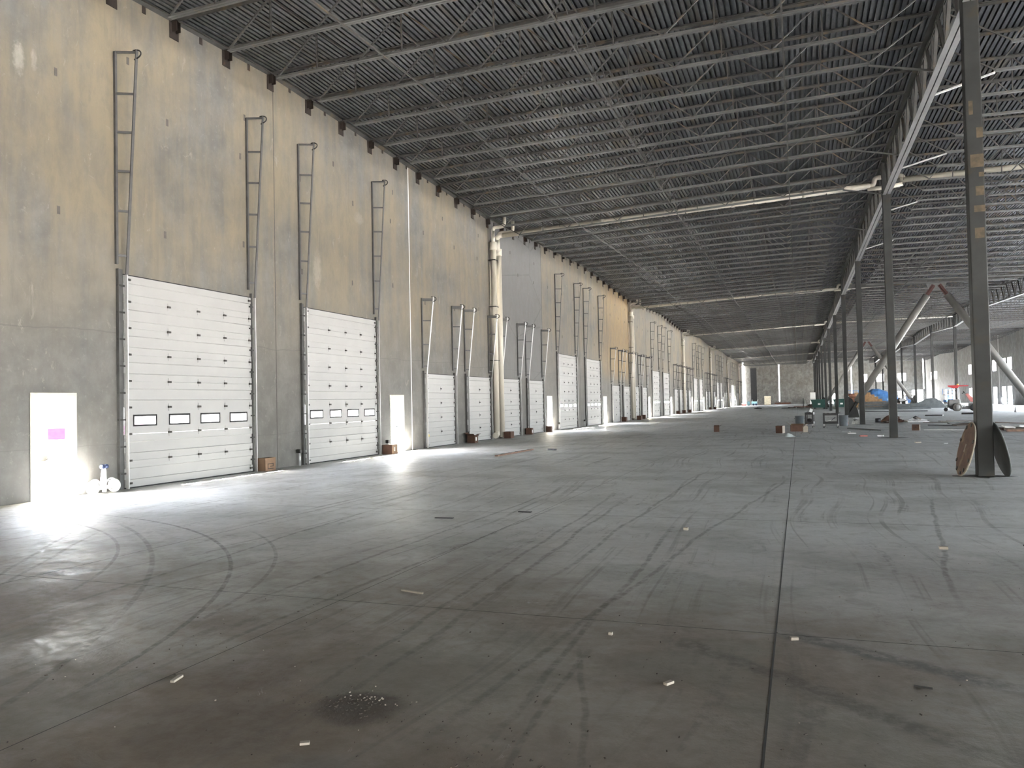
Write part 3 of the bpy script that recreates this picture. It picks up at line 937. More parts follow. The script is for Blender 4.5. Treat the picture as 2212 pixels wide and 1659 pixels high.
# personnel doorways
for i, (a,b) in enumerate(pdoor):
    mb = MB()
    for (ya,yb,za,zb) in ((a,a+0.02,0,2.13),(b-0.02,b,0,2.13),(a+0.02,b-0.02,2.11,2.13)):
        mb.box(-0.245,ya,za,0.012,yb,zb)
    for (ya,yb,za,zb) in ((a-0.045,a,0,2.175),(b,b+0.045,0,2.175),(a,b,2.13,2.175)):
        mb.box(0.0,ya,za,0.012,yb,zb)
    for (ya,yb,za,zb) in ((a+0.02,a+0.04,0,2.11),(b-0.04,b-0.02,0,2.11),(a+0.04,b-0.04,2.09,2.11)):
        mb.box(-0.16,ya,za,-0.10,yb,zb)
    struct('door_%d' % (i+1), mb, M['frame'])

# ------------------------------------------------------------------ diagonal braces
for k, nm in ((3,'nearer'),(7,'farther')):
    y = Y0+BAY*k
    xm = (XA+XB)/2
    zt = 10.72
    for sx, xc in ((1,XA),(-1,XB)):
        t = thing('diagonal_brace', 'thick grey diagonal roof brace, %s leg of the %s inverted V' % ('left' if sx > 0 else 'right', nm), 'brace', (xc,y,0), 0, 'diagonal braces')
        p = Vector((sx*0.25,0,0.45)); q = Vector(((xm-xc)-sx*0.20,0,zt-0.15))
        d = (q-p).normalized()
        a = p + d*1.0; b = q - d*0.95
        obj('casing', MB().tube([a,b],0.27,24), M['brace'], t)
        mb = MB(); mb.bar(p,a+d*0.1,0.05,0.30,(0,1,0)); mb.bar(p,a+d*0.1,0.30,0.05,(0,1,0))
        obj('lower_core', mb, M['column'], t)
        mb = MB(); mb.bar(b-d*0.1,q,0.05,0.30,(0,1,0)); mb.bar(b-d*0.1,q,0.30,0.05,(0,1,0))
        obj('upper_core', mb, M['redprimer'], t)
        mb = MB(); mb.prism([(sx*0.16,-0.02,0.02),(sx*0.95,-0.02,0.02),(sx*0.85,-0.02,0.6),(sx*0.45,-0.02,1.55),(sx*0.16,-0.02,1.75)],(0,0.04,0))
        obj('base_gusset', mb, M['column'], t)
    t = thing('gusset_beam', 'steel beam with gusset plate at the top of the %s inverted V brace' % nm, 'beam', (xm,y,0), 0, 'brace beams')
    mb = MB(); h = (XB-XA)/2-0.17
    mb.box(-h,-0.11,10.72,h,0.11,10.74); mb.box(-h,-0.008,10.74,h,0.008,11.02); mb.box(-h,-0.11,11.02,h,0.11,11.04)
    obj('beam', mb, M['joist'], t)
    mb = MB(); mb.prism([(-0.75,-0.02,10.72),(-0.55,-0.02,10.15),(0.55,-0.02,10.15),(0.75,-0.02,10.72)],(0,0.04,0))
    obj('gusset_plate', mb, M['gusset'], t)

# ------------------------------------------------------------------ roof drain pipes
def bend(p0, pc, p1, n=6):
    p0, pc, p1 = Vector(p0), Vector(pc), Vector(p1)
    return [p0*(1-t)**2 + pc*2*t*(1-t) + p1*t*t for t in [i/n for i in range(n+1)]]
for j in range(6):
    yk = Y0 + BAY*(2*j+1)
    y1, y2 = yk+0.26, yk+1.30
    zl = deckz(0.2,yk)
    W_ = ORD[j+1]
    r = 0.125 if j < 2 else 0.12
    nn = 14 if j < 2 else 8
    # overflow riser, nearest
    t = thing('drain_riser', 'cream vertical drain pipe on the left wall, nearer pipe of the %s pair' % W_, 'pipe', (0.22,y1,0), 0, 'wall drain risers')
    pts = [(0,0,0.18),(0,0,zl-1.28)]
    obj('riser_pipe', MB().tube(pts, r*1.25, nn), M['pvc'], t)
    up_ = [Vector((0,0,zl-1.30)),Vector((0,0,zl-0.66))] + bend((0,0,zl-0.66),(0,0,zl-0.49),(0.17,0.0,zl-0.48)) + bend((0.45,0.0,zl-0.47),(0.62,0.0,zl-0.46),(0.63,0,zl-0.28)) + [Vector((0.63,0,zl-0.02))]
    obj('upper_pipe', MB().tube(up_, r*0.72, nn), M['pvc'], t)
    obj('coupling', MB().tube([(0,0,zl-1.62),(0,0,zl-1.22)], r*1.42, nn), M['pvc'], t)
    for z in (zl-2.15, 6.6, 3.9): obj('pipe_strap', MB().box(-0.21,-0.20,z,r*1.3,0.20,z+0.03), M['darksteel'], t)
    if j == 0:
        obj('elbow', MB().tube(bend((0,0,0.45),(0,0,0.2),(0.05,-0.30,0.18)), r*1.2, nn), M['pvc'], t)
    # main drain with leader across the roof
    t = thing('drain_main', 'cream drain pipe crossing under the roof and down the wall, %s run' % W_, 'pipe', (0.22,y2-0.32,0), 0, 'roof drain runs')
    obj('riser_pipe', MB().tube([(0,0,0.06),(0,0,zl-1.75)], r*1.25, nn), M['pvc'], t)
    obj('wye', MB().tube([(0,0,zl-1.80),(0,0,zl-1.45)], r*1.42, nn), M['pvc'], t)
    zh = zl-0.82
    obj('wye', MB().tube([(0,0,zl-1.70),(0,-0.26,zl-1.38),(0,-0.26,zh-0.22)] + bend((0,-0.26,zh-0.22),(0,-0.26,zh),(0.35,-0.26,zh)), r*0.95, nn), M['pvc'], t)
    up_ = [Vector((0,0,zl-1.5)),Vector((0,0,zl-0.80))] + bend((0,0,zl-0.80),(0,0.0,zl-0.63),(0.16,0.04,zl-0.62)) + bend((0.55,0.16,zl-0.61),(0.72,0.2,zl-0.60),(0.73,0.21,zl-0.42)) + [Vector((0.73,0.21,zl-0.02))]
    obj('upper_pipe', MB().tube(up_, r*0.72, nn), M['pvc'], t)
    xe = XA-0.55-0.22
    z2 = 10.86
    obj('leader_pipe', MB().tube([(0.35,-0.26,zh),(xe,-0.26,z2)], r, nn), M['pvc'], t)
    mb = MB()
    q = 2.4
    while q < xe:
        z = zh+(z2-zh)*(q-0.35)/(xe-0.35)
        mb.tube([(q,-0.26,z),(q+0.16,-0.26,z+0.002)], r*1.14, nn); q += 3.05
    obj('pipe_coupling', mb, M['pvc'], t)
    # offset round the girder
    o1 = [Vector((xe,-0.26,z2))] + bend((xe+0.02,-0.26,z2),(xe+0.15,-0.26,z2),(xe+0.17,-0.26,z2+0.15),4) + bend((xe+0.17,-0.26,z2+0.18),(xe+0.19,-0.26,z2+0.32),(xe+0.35,-0.26,z2+0.32),4) + [Vector((xe+1.12,-0.26,z2+0.32))] + bend((xe+1.12,-0.26,z2+0.32),(xe+1.3,-0.26,z2+0.30),(xe+1.32,-0.26,z2+0.14),4)
    obj('girder_offset', MB().tube(o1, r*0.8, nn), M['pvc'], t)
    xs2 = XA+0.62-0.22
    x3 = XR-1.0
    obj('far_leader_pipe', MB().tube([(xs2,-0.26,z2+0.12),(XB-0.3,-0.26,z2+0.22)], r, nn), M['pvc'], t)
    if j in (0,1,3):
        obj('lower_offset', MB().tube([(xe-0.1,-0.26,z2-0.14),(xe+0.35,-0.26,z2-0.14),(xe+0.9,-0.26,z2-0.12),(xs2+0.1,-0.26,z2-0.05)], r*0.7, nn), M['pvc'], t)
    if j in (1,3):
        obj('second_leader_pipe', MB().tube([(0.3,0.26,zh+0.14),(XB-0.6,0.26,z2+0.36)], r*0.8, nn), M['pvc'], t)
    mb = MB(); q = 3.4
    while q < XB:
        if abs(q+0.22-XA) > 0.6:
            z = zh+(z2-zh)*(q-0.35)/(xe-0.35)
            mb.bar((q,-0.42,z+0.02),(q+0.0,-0.42,z+0.35),0.012,0.012); mb.bar((q,-0.10,z+0.02),(q,-0.10,z+0.35),0.012,0.012)
            mb.bar((q,-0.45,z-r-0.01),(q,-0.07,z-r-0.01),0.04,0.02)
        q += 3.05
    obj('pipe_hanger', mb, M['darksteel'], t)
#PROPS
# ------------------------------------------------------------------ cartons
def carton(label, x, y, rz, sx, sy, sz, mat, pale=None, opened=False, mark=None, group='cardboard cartons', z=0.0):
    t = thing('cardboard_box', label, 'box', (x,y,z), rz, group)
    mb = MB(); w = 0.008
    mb.box(-sx/2,-sy/2,0,sx/2,sy/2,w)
    mb.box(-sx/2,-sy/2,w,sx/2,-sy/2+w,sz); mb.box(-sx/2,sy/2-w,w,sx/2,sy/2,sz)
    mb.box(-sx/2,-sy/2+w,w,-sx/2+w,sy/2-w,sz); mb.box(sx/2-w,-sy/2+w,w,sx/2,sy/2-w,sz)
    obj('carton_body', mb, mat, t)
    if opened:
        for (dx,dy,ang) in ((1,0,R(25)),(-1,0,R(40)),(0,1,R(-15)),(0,-1,R(30))):
            fl = 0.45*(sx if dx else sy)
            mb = MB(); c, s_ = math.cos(ang)*fl, math.sin(ang)*fl
            if dx: mb.prism([(dx*sx/2,-sy/2,sz),(dx*sx/2,sy/2,sz),(dx*(sx/2+c),sy/2,sz+s_),(dx*(sx/2+c),-sy/2,sz+s_)],(0,0,0.005))
            else: mb.prism([(-sx/2,dy*sy/2,sz),(sx/2,dy*sy/2,sz),(sx/2,dy*(sy/2+c),sz+s_),(-sx/2,dy*(sy/2+c),sz+s_)],(0,0,0.005))
            obj('flap', mb, pale or mat, t)
    else:
        for d in (-1,1):
            mb = MB(); mb.box(-sx/2,min(0.004*d,d*sy/2),sz,sx/2,max(0.004*d,d*sy/2),sz+0.006)
            obj('flap', mb, mat, t)
    if pale:
        mb = MB(); mb.box(sx/2,-sy/2,0.0,sx/2+0.002,sy/2,sz)
        obj('pale_side', mb, pale, t)
    if mark == 'logo':
        # open square with a bar, printed on the lower corner of the camera side
        mb = MB(); a = -sy/2-0.002
        X0, X1, Z0, Z1 = sx/2-0.30, sx/2-0.06, 0.06, 0.22
        xf = sx/2
        def q(y0,y1,z0,z1): mb.box(xf,y0,z0,xf+0.002,y1,z1)
        q(-0.13,0.13,0.05,0.075); q(-0.13,0.13,0.185,0.21); q(-0.13,-0.10,0.05,0.21); q(0.10,0.13,0.13,0.21); q(-0.02,0.13,0.115,0.14)
        obj('printed_mark', mb, M['ink'], t)
    if mark == 'frame':
        mb = MB(); yf = -sy/2
        for (x0,x1,z0,z1) in ((-0.11,0.11,0.08,0.10),(-0.11,0.11,0.24,0.26),(-0.11,-0.09,0.10,0.24),(0.09,0.11,0.10,0.24),(-0.05,0.05,0.14,0.20)):
            mb.box(x0,yf-0.002,z0,x1,yf,z1)
        obj('printed_mark', mb, M['ink'], t)
    if mark == 'label':
        obj('shipping_label', MB().box(sx/2,-0.09,0.10,sx/2+0.002,0.03,0.26), M['paper'], t)
    return t
carton('brown cardboard box with dark square print beside the first tall dock door', 0.22, 18.62, 0.0, 0.28, 0.46, 0.36, M['card'], mark='logo')
carton('dark cardboard box with white label just before the second open doorway', 0.30, 25.66, R(4), 0.38, 0.50, 0.34, M['card_dark'], M['card'], mark='label')
carton('dark open cardboard box between the first and second low dock doors', 0.42, 33.16, R(-3), 0.38, 0.34, 0.34, M['card_dark'], mark='label', opened=True)
carton('dark brown box at the foot of the first pair of drain pipes', 0.58, 37.52, 0, 0.36, 0.5, 0.33, M['card_dark'])
carton('small black-brown box between the third and fourth low dock doors', 0.24, 41.76, R(5), 0.34, 0.36, 0.36, M['card_dark'], mark='label')
carton('red-brown cardboard box just before the third open doorway', 0.26, 45.32, 0, 0.36, 0.38, 0.34, M['card_dark'])
for y, what in ((67.05,'between the fifth and sixth low dock doors'),(72.15,'at the foot of the second pair of drain pipes'),(75.95,'between the seventh and eighth low dock doors'),
                (99.4,'beside the ninth low dock door'),(104.6,'before the eleventh low dock door'),(110.2,'between the eleventh and twelfth low dock doors'),(136.9,'before the thirteenth low dock door'),(141.6,'at the foot of the fourth pair of drain pipes')):
    carton('dark carton %s along the left wall' % what, 0.62 if 'pipes' in what else 0.28, y, R(random.uniform(-6,6)), 0.4, 0.5, 0.38, M['card_dark'], group='far cartons along the left wall')
carton('small open brown carton alone on the floor, flaps spread', 10.22, 43.75, R(8), 0.28, 0.28, 0.30, M['card_dark'], opened=True, group='cartons on the open floor')
carton('brown carton with one pale side, left of the torn carton', 13.52, 41.75, R(-18), 0.34, 0.36, 0.36, M['card_dark'], M['card_pale'], group='cartons on the open floor')
carton('torn open brown carton in front of the black cart', 14.30, 43.65, R(6), 0.62, 0.40, 0.32, M['card_dark'], M['card'], opened=True, group='cartons on the open floor')
carton('brown carton with dark printed square, right of the second left-row column', 19.90, 43.95, R(-12), 0.34, 0.32, 0.29, M['card_dark'], M['card_pale'], mark='frame', group='cartons on the open floor')
t = thing('torn_carton', 'torn cream carton piece propped on splayed flaps', 'box', (14.70,40.6,0), R(10), 'cartons on the open floor')
mb = MB(); mb.prism([(-0.10,0,0.08),(0.10,0,0.08),(0.13,0.03,0.34),(0.02,0.05,0.42),(-0.09,0.03,0.33)],(0,0.16,0.02)); obj('carton_body', mb, M['card_pale'], t)
for (a,b) in ((-0.1,-0.22),(0.1,0.2)):
    mb = MB(); mb.prism([(a,0,0.1),(a,0.14,0.1),(b,0.16,0.0),(b,-0.04,0.0)],(0.012,0,0.006)); obj('flap', mb, M['card_pale'], t)

# ------------------------------------------------------------------ stub posts by the doors
for y, what in ((20.36,'left of the second tall dock door'),(25.84,'behind the labelled dark box'),(33.40,'behind the dark open box'),(48.0,'left of the third tall dock door'),(54.4,'between the third and fourth tall dock doors')):
    t = thing('stub_post', 'short galvanised conduit post with dark cap, %s' % what, 'post', (0.10,y,0), 0, 'conduit stub posts')
    obj('post', MB().tube([(0,0,0),(0,0,0.40)],0.038,12), M['trackw'], t)
    mb = MB(); mb.box(-0.06,-0.055,0.38,0.06,0.055,0.50); obj('cap', mb, M['darksteel'], t, 0.008)

# ------------------------------------------------------------------ self-balancing scooter
t = thing('balance_scooter', 'white two-wheeled self-balancing scooter by the nearest open doorway', 'scooter', (0.30,12.98,0), R(4))
for s_ in (-1,1):
    w = obj('wheel', MB().lathe([(0.085,-0.045),(0.135,-0.045),(0.148,-0.025),(0.148,0.025),(0.135,0.045),(0.085,0.045)],(0,s_*0.30,0.148),24,'Y'), M['rubber'] if False else M['white'], t)
    obj('hub_cap', MB().lathe([(0.02,-0.052),(0.08,-0.05),(0.08,0.05),(0.02,0.052)],(0,s_*0.30,0.148),20,'Y'), M['trackw'], w)
    mb = MB(); mb.tube([(0.16*math.cos(a),s_*0.235,0.148+0.165*math.sin(a)) for a in [R(v) for v in range(20,175,15)]],0.016,6); obj('fender', mb, M['white'], t)
mb = MB(); mb.cbox((0,0,0.135),0.19,0.46,0.06); obj('footboard', mb, M['white'], t, 0.02)
mb = MB(); mb.tube([(0,0,0.15),(0.0,0,0.32),(0.01,0,0.48),(0.02,0,0.55)],[0.065,0.062,0.052,0.035],12); obj('steering_stem', mb, M['white'], t)
for s_ in (-1,1):
    mb = MB(); mb.lathe([(0.03,-0.05),(0.048,-0.03),(0.048,0.03),(0.03,0.05)],(0.02,s_*0.055,0.58),14,'Y'); obj('knee_pad', mb, M['navy'], t)
mb = MB(); mb.cbox((0.02,0.0,0.07),0.05,0.07,0.06); obj('kickstand', mb, M['white'], t)
mb = MB(); mb.tube([(0.05,0.06,0.30),(0.07,0.11,0.26),(0.07,0.13,0.17)],0.012,6); obj('cable_loop', mb, M['white'], t)

# ------------------------------------------------------------------ round boards leaning on the nearest column
def round_board(label, c, th, rz, mat_face, clips):
    t = thing('round_board', label, 'board', c, rz, 'round boards')
    t.rotation_euler = (0, th, rz)
    r = 0.585
    mb = MB(); mb.lathe([(r-0.01,-0.016),(r,-0.010),(r,0.010),(r-0.01,0.016)],(0,0,0),48,'X'); obj('disc', mb, mat_face, t)
    mb = MB(); mb.tube([(0,r*math.cos(a),r*math.sin(a)) for a in [2*math.pi*i/48 for i in range(49)]],0.017,6,False); obj('rim', mb, M['card_pale'] if clips else mat_face, t)
    if clips:
        for a in (20,62,98,160,205,238,262,302,330):
            a = R(a); mb = MB(); mb.cbox((-0.024,(r-0.055)*math.cos(a),(r-0.055)*math.sin(a)),0.02,0.07,0.06,0,a); obj('clip', mb, M['darksteel'], t)
        mb = MB(); mb.cbox((-0.018,0.02,0.02),0.006,0.07,0.18,0,0.3); obj('centre_mark', mb, M['card_pale'], t)
    return t
round_board('round brown plywood board with black clips, leaning on the nearest column', (17.80,19.36,0.578), R(13.5), R(3), M['wood'], True)
round_board('round board shaded dark grey, leaning on the right side of the nearest column', (18.435,19.36,0.578), R(-12), R(1.5), M['wood_grey'], False)

# ------------------------------------------------------------------ utility carts and bins
def cart(label, x, y, rz, L, W, H, items):
    t = thing('utility_cart', label, 'cart', (x,y,0), rz, 'black utility carts')
    for nm, z in (('top_tray',H-0.14),('lower_tray',0.22)):
        mb = MB(); mb.box(-L/2,-W/2,z,L/2,W/2,z+0.03)
        for (a,b,c,d) in ((-L/2,-W/2,L/2,-W/2+0.03),(-L/2,W/2-0.03,L/2,W/2),(-L/2,-W/2+0.03,-L/2+0.03,W/2-0.03),(L/2-0.03,-W/2+0.03,L/2,W/2-0.03)): mb.box(a,b,z+0.03,c,d,z+0.13)
        obj(nm, mb, M['black'], t)
    for sx in (-1,1):
        for sy in (-1,1):
            mb = MB(); x0 = sx*(L/2-0.045); y0 = sy*(W/2-0.045); mb.box(x0-0.04,y0-0.04,0.35,x0+0.04,y0+0.04,H-0.14)
            obj('corner_post', mb, M['black'], t)
            c = obj('caster', MB().lathe([(0.05,-0.018),(0.062,-0.012),(0.062,0.012),(0.05,0.018)],(x0,y0,0.062),16,'Y'), M['black'], t)
            mb = MB(); mb.box(x0-0.02,y0-0.026,0.07,x0+0.02,y0+0.026,0.22); obj('caster_fork', mb, M['trackw'], c)
    mb = MB(); mb.tube([(L/2-0.02,-W/2+0.06,H-0.05),(L/2+0.1,-W/2+0.06,H+0.04),(L/2+0.1,W/2-0.06,H+0.04),(L/2-0.02,W/2-0.06,H-0.05)],0.016,8)
    obj('handle', mb, M['black'], t)
    return t
cart('black utility cart standing end-on beside the left grey bin', 15.0, 49.0, R(84), 0.80, 0.46, 0.90, None)
cart('black utility cart standing side-on beside the right grey bin', 16.12, 48.6, R(-4), 0.82, 0.46, 0.84, None)
tag(obj('paper_sheet', MB().cbox((15.08,48.72,1.0),0.17,0.012,0.22,R(10),R(-20),R(24)), M['paper']), 'tilted white paper sheet standing on the end-on black cart', 'paper')
for x, lab in ((15.86,'white plastic cup on the side-on cart, left one'),(16.10,'white plastic tub on the side-on cart, right one')):
    tag(obj('cup', MB().lathe([(0.035,0),(0.05,0.10),(0.05,0.105)],(x,48.55,0.735),14), M['white']), lab, 'cup', 'white cups on the cart')
t = thing('tool_heap', 'black and white tool lying on the lower tray of the side-on cart', 'tool', (16.1,48.58,0.36), R(20))
obj('white_blade', MB().bar((-0.22,0,0.0),(0.12,0.02,0.10),0.06,0.02), M['white'], t); obj('grip', MB().bar((0.05,0,0.06),(0.28,0.0,0.22),0.035,0.03), M['black'], t)
tag(obj('tool_bag', MB().lathe([(0.12,0),(0.17,0.05),(0.15,0.14),(0.05,0.19)],(14.98,48.9,0.352),14), M['black']), 'lumpy black tool bag on the lower tray of the end-on cart', 'bag')
def bin_(label, x, y):
    t = thing('trash_bin', label, 'bin', (x,y,0), 0, 'round grey bins')
    obj('tub', MB().lathe([(0.225,0),(0.232,0.02),(0.262,0.60),(0.275,0.605),(0.278,0.635),(0.268,0.64),(0.255,0.60),(0.222,0.03),(0.0,0.03)],(0,0,0),32), M['can'], t)
    for s_ in (-1,1):
        mb = MB(); mb.tube([(s_*0.262,-0.07,0.50),(s_*0.305,-0.06,0.49),(s_*0.305,0.06,0.49),(s_*0.262,0.07,0.50)],0.014,6); obj('handle', mb, M['can'], t)
    return t
bin_('round grey trash bin left of the end-on cart', 14.44, 51.3)
bin_('round grey trash bin right of the side-on cart', 16.93, 51.45)
# small bottle and rag near the third column
t = thing('spray_can', 'small white and red can standing left of the third left-row column', 'can', (17.30,54.4,0))
obj('can_body', MB().lathe([(0.05,0),(0.05,0.16)],(0,0,0),12), M['dullred'], t); obj('can_top', MB().lathe([(0.05,0.16),(0.045,0.30),(0.02,0.33)],(0,0,0),12), M['white'], t)
def heap(name, label, cat, x, y, rx, ry, h, mats, n, group=None, seed=1, sizes=(0.1,0.35)):
    rnd = random.Random(seed)
    t = thing(name, label, cat, (x,y,0), 0, group)
    # a crumpled core plus scraps
    mb = MB(); N = 14
    for i in range(5):
        f = i/4
        for k in range(N):
            a = 2*math.pi*k/N; q = (1-0.75*f**2.2)*(0.7+0.5*rnd.random())
            mb.v.append((rx*q*math.cos(a), ry*q*math.sin(a), max(0.0,0.62*h*f*(0.55+0.75*rnd.random())) if i else 0.0))
    for i in range(4):
        for k in range(N): mb.face([i*N+k, i*N+(k+1)%N, (i+1)*N+(k+1)%N, (i+1)*N+k])
    mb.face([4*N+k for k in range(N)]); mb.face([k for k in range(N)][::-1])
    obj('heap_core', mb, mats[0], t)
    for i in range(n):
        a = rnd.random()*6.28; q = rnd.random()
        mb = MB(); mb.cbox((rx*1.2*q*math.cos(a), ry*1.2*q*math.sin(a), h*(1-q)*0.8+0.04), rnd.uniform(*sizes), rnd.uniform(*sizes)*0.6, 0.03, rnd.random()*3, rnd.uniform(-0.5,0.5), rnd.uniform(-0.4,0.4))
        obj('scrap', mb, mats[i % len(mats)], t)
    return t
heap('rag_heap', 'crumpled white and black rags left of the third left-row column', 'rags', 17.75, 54.0, 0.22, 0.15, 0.42, [M['white'],M['black']], 4, seed=3)
tag(obj('bucket', MB().lathe([(0.14,-0.16),(0.16,0.16)],(19.25,56.6,0.16),18,'X'), M['black']), 'black bucket lying on its side right of the third left-row column', 'bucket')
heap('cardboard_scrap_heap', 'crumpled brown cardboard heap half hidden behind the second left-row column', 'scrap', 20.2, 57.8, 0.75, 0.5, 0.62, [M['card_dark'],M['lumber_d'],M['card']], 9, seed=5)
heap('packing_scrap_heap', 'white and black packing scraps right of the second left-row column', 'scrap', 21.6, 57.6, 0.75, 0.4, 0.35, [M['white'],M['darksteel'],M['card_pale']], 10, seed=6)
heap('floor_scrap_heap', 'low dark scraps behind the second left-row column, beside the bucket', 'scrap', 19.75, 55.6, 0.5, 0.3, 0.10, [M['lumber_d'],M['black']], 6, seed=8)
# boards and scraps on the open floor
t = thing('long_plank', 'long brown nailed plank lying on the open floor before the low dock doors', 'plank', (4.95,26.3,0), R(-1.5))
obj('board', MB().box(-0.06,-1.75,0.0,0.06,1.75,0.045), M['plank'], t, 0.006)
for q in (-1.2,-0.5,0.15,0.75,1.4): obj('nail_plate', MB().box(-0.055,q-0.06,0.045,0.055,q+0.06,0.05), M['ink'], t)
def scrap(name, label, cat, x, y, rz, sx, sy, sz, mat, group=None):
    return tag(obj_at(name, MB().cbox((0,0,sz/2),sx,sy,sz), mat, x, y, rz), label, cat, group)
def obj_at(name, mb, mat, x, y, rz, bev=0.0):
    o = obj(name, mb, mat, None, bev); o.location = (x,y,0); o.rotation_euler = (0,0,rz); return o
scrap('tool', 'small dark tool lying right of the long brown plank', 'tool', 5.82, 27.9, R(70), 0.10, 0.34, 0.06, M['black'])
scrap('long_board', 'long dark grey board lying left of the second left-row column', 'plank', 17.65, 45.4, R(22), 0.16, 3.7, 0.05, M['wood_grey'])
mb = MB(); mb.prism([(-0.06,0,0.002),(-0.02,0.055,0.002),(0.03,0.06,0.002),(0.055,-0.02,0.002),(0.02,-0.05,0.002)],(0,0,0.018))
# wood chips
t = obj_at('wood_chip', MB().prism([(-0.012,-0.06,0.0),(0.016,-0.062,0.0),(0.018,0.05,0.0),(0.006,0.06,0.0),(-0.016,0.045,0.0)],(0,0,0.014)), M['card_pale'], 10.55, 4.14, R(14)); tag(t, 'short pale wood chip at the lower left of the floor', 'wood chip', 'wood chips on the floor')
t = obj_at('wood_chip', MB().prism([(-0.13,0.02,0.0),(-0.10,0.035,0.0),(0.13,0.005,0.0),(0.14,-0.02,0.0),(0.0,0.0,0.0)],(0,0,0.014)), M['card_pale'], 10.95, 6.70, R(-6)); tag(t, 'long pale wood splinter on the floor, tapering to the right', 'wood chip', 'wood chips on the floor')
SCR = [('dark_strip','black rubber strip lying flat, longer of the two on the grey floor',9.2,11.2,R(4),0.30,0.06,0.012,'black'),
 ('dark_strip','black rubber strip farther off, shorter of the two on the grey floor',10.22,12.1,R(-3),0.22,0.07,0.012,'black'),
 ('stone_chip','white stone chip just right of the long floor joint',14.36,6.15,R(20),0.055,0.04,0.02,'card_pale'),
 ('stone_chip','white stone chip left of the long floor joint, lower one',13.63,4.98,R(60),0.07,0.03,0.015,'card_pale'),
 ('stone_chip','small grey stone on the floor left of the joint, upper one',12.95,10.9,R(0),0.06,0.06,0.035,'card_pale'),
 ('stone_chip','white pebble on the floor right of the joint, before the nearest column',15.95,10.2,R(0),0.09,0.06,0.03,'card_pale'),
 ('twig','dark twig lying on the right floor beside the dark tyre smear',15.1,5.35,R(80),0.010,0.10,0.010,'darksteel'),
 ('twig','small dark twig on the right floor near the white pebble',16.9,10.6,R(80),0.014,0.14,0.014,'darksteel'),
 ('stone_chip','small white pebble by the lower centre of the floor',13.05,5.9,R(0),0.03,0.03,0.02,'card_pale'),
 ('debris_crumb','pale curled shaving on the dark floor at the bottom',11.95,3.55,R(30),0.05,0.03,0.012,'card_pale'),
 ('floor_scrap','dark red scrap on the floor left of the second left-row column',17.05,37.7,R(10),0.30,0.2,0.06,'dullred'),
 ('floor_scrap','white crumpled scrap beside the dark red scrap',17.75,37.9,R(-10),0.25,0.15,0.05,'white'),
 ('floor_scrap','small white strip on the floor before the side-on cart',16.6,42.4,R(-30),0.40,0.06,0.02,'white'),
 ('floor_scrap','white screw-like scrap on the floor below the white strip',16.75,40.6,R(80),0.05,0.36,0.04,'white'),
 ('floor_scrap','pale scrap on the floor in front of the second left-row column',18.55,32.7,R(15),0.20,0.10,0.03,'card_pale'),
 ('floor_scrap','white flake on the floor in front of the carton and column',19.35,31.9,R(-15),0.12,0.10,0.03,'white'),
 ('metal_offcut','dark metal offcut beyond the second left-row column, left one',25.0,73.8,R(75),0.5,1.3,0.10,'darksteel'),
 ('metal_offcut','dark metal offcut near the grey ride-on machine',28.4,78.2,R(70),0.5,1.2,0.14,'darksteel')]
for nm, lab, x, y, rz, sx, sy, sz, mt in SCR: scrap(nm, lab, nm.replace('_',' '), x, y, rz, sx, sy, sz, M[mt], 'scraps on the floor')
rnd = random.Random(11)
mb = MB()
for i in range(150):
    if i < 32: x, y = rnd.gauss(11.95,0.11), rnd.gauss(4.20,0.06)
    else: x, y = rnd.uniform(9.2,17), rnd.uniform(3.0,11)
    q = rnd.uniform(0.002,0.0055); mb.cbox((x,y,q*0.5),q*rnd.uniform(1,2.4),q*1.5,q,rnd.random()*3)
o = obj('floor_crumbs', mb, M['card_pale']); tag(o, 'pale crumbs and grit scattered over the near floor', 'grit', None, 'stuff')
mb = MB(); rnd = random.Random(4)
for i in range(420):
    a = rnd.random(); 
    if a < 0.3: x, y = rnd.gauss(11.95,0.2), rnd.gauss(4.1,0.12)
    elif a < 0.6: x, y = rnd.gauss(13.0,0.25), rnd.gauss(3.5,0.3)
    else: x, y = rnd.uniform(9.5,16.5), rnd.uniform(2.9,6.5)
    q = rnd.uniform(0.002,0.006); mb.cbox((x,y,q*0.4),q*rnd.uniform(1,4),q*1.2,q*0.8,rnd.gauss(1.4,0.5))
o = obj('dirt_clods', mb, M['dirt']); tag(o, 'dark dirt clods strewn over the near floor', 'dirt', None, 'stuff')
# clear plastic sheet
mb = MB(); N = 10
for i in range(N+1):
    for j in range(7):
        u, v = i/N, j/6
        mb.v.append((-0.32+0.66*u, -0.18+0.36*v, 0.01+0.16*math.exp(-((u-0.2)/0.22)**2)*math.sin(math.pi*v)+0.05*math.sin(7*u+3*v)**2*math.sin(math.pi*v)))
for i in range(N):
    for j in range(6): a = i*7+j; mb.face([a,a+7,a+8,a+1], True)
tag(obj_at('plastic_sheet', mb, M['sheet'], 14.15, 37.6, R(-5)), 'crumpled translucent plastic sheet in front of the torn cartons', 'plastic sheet')
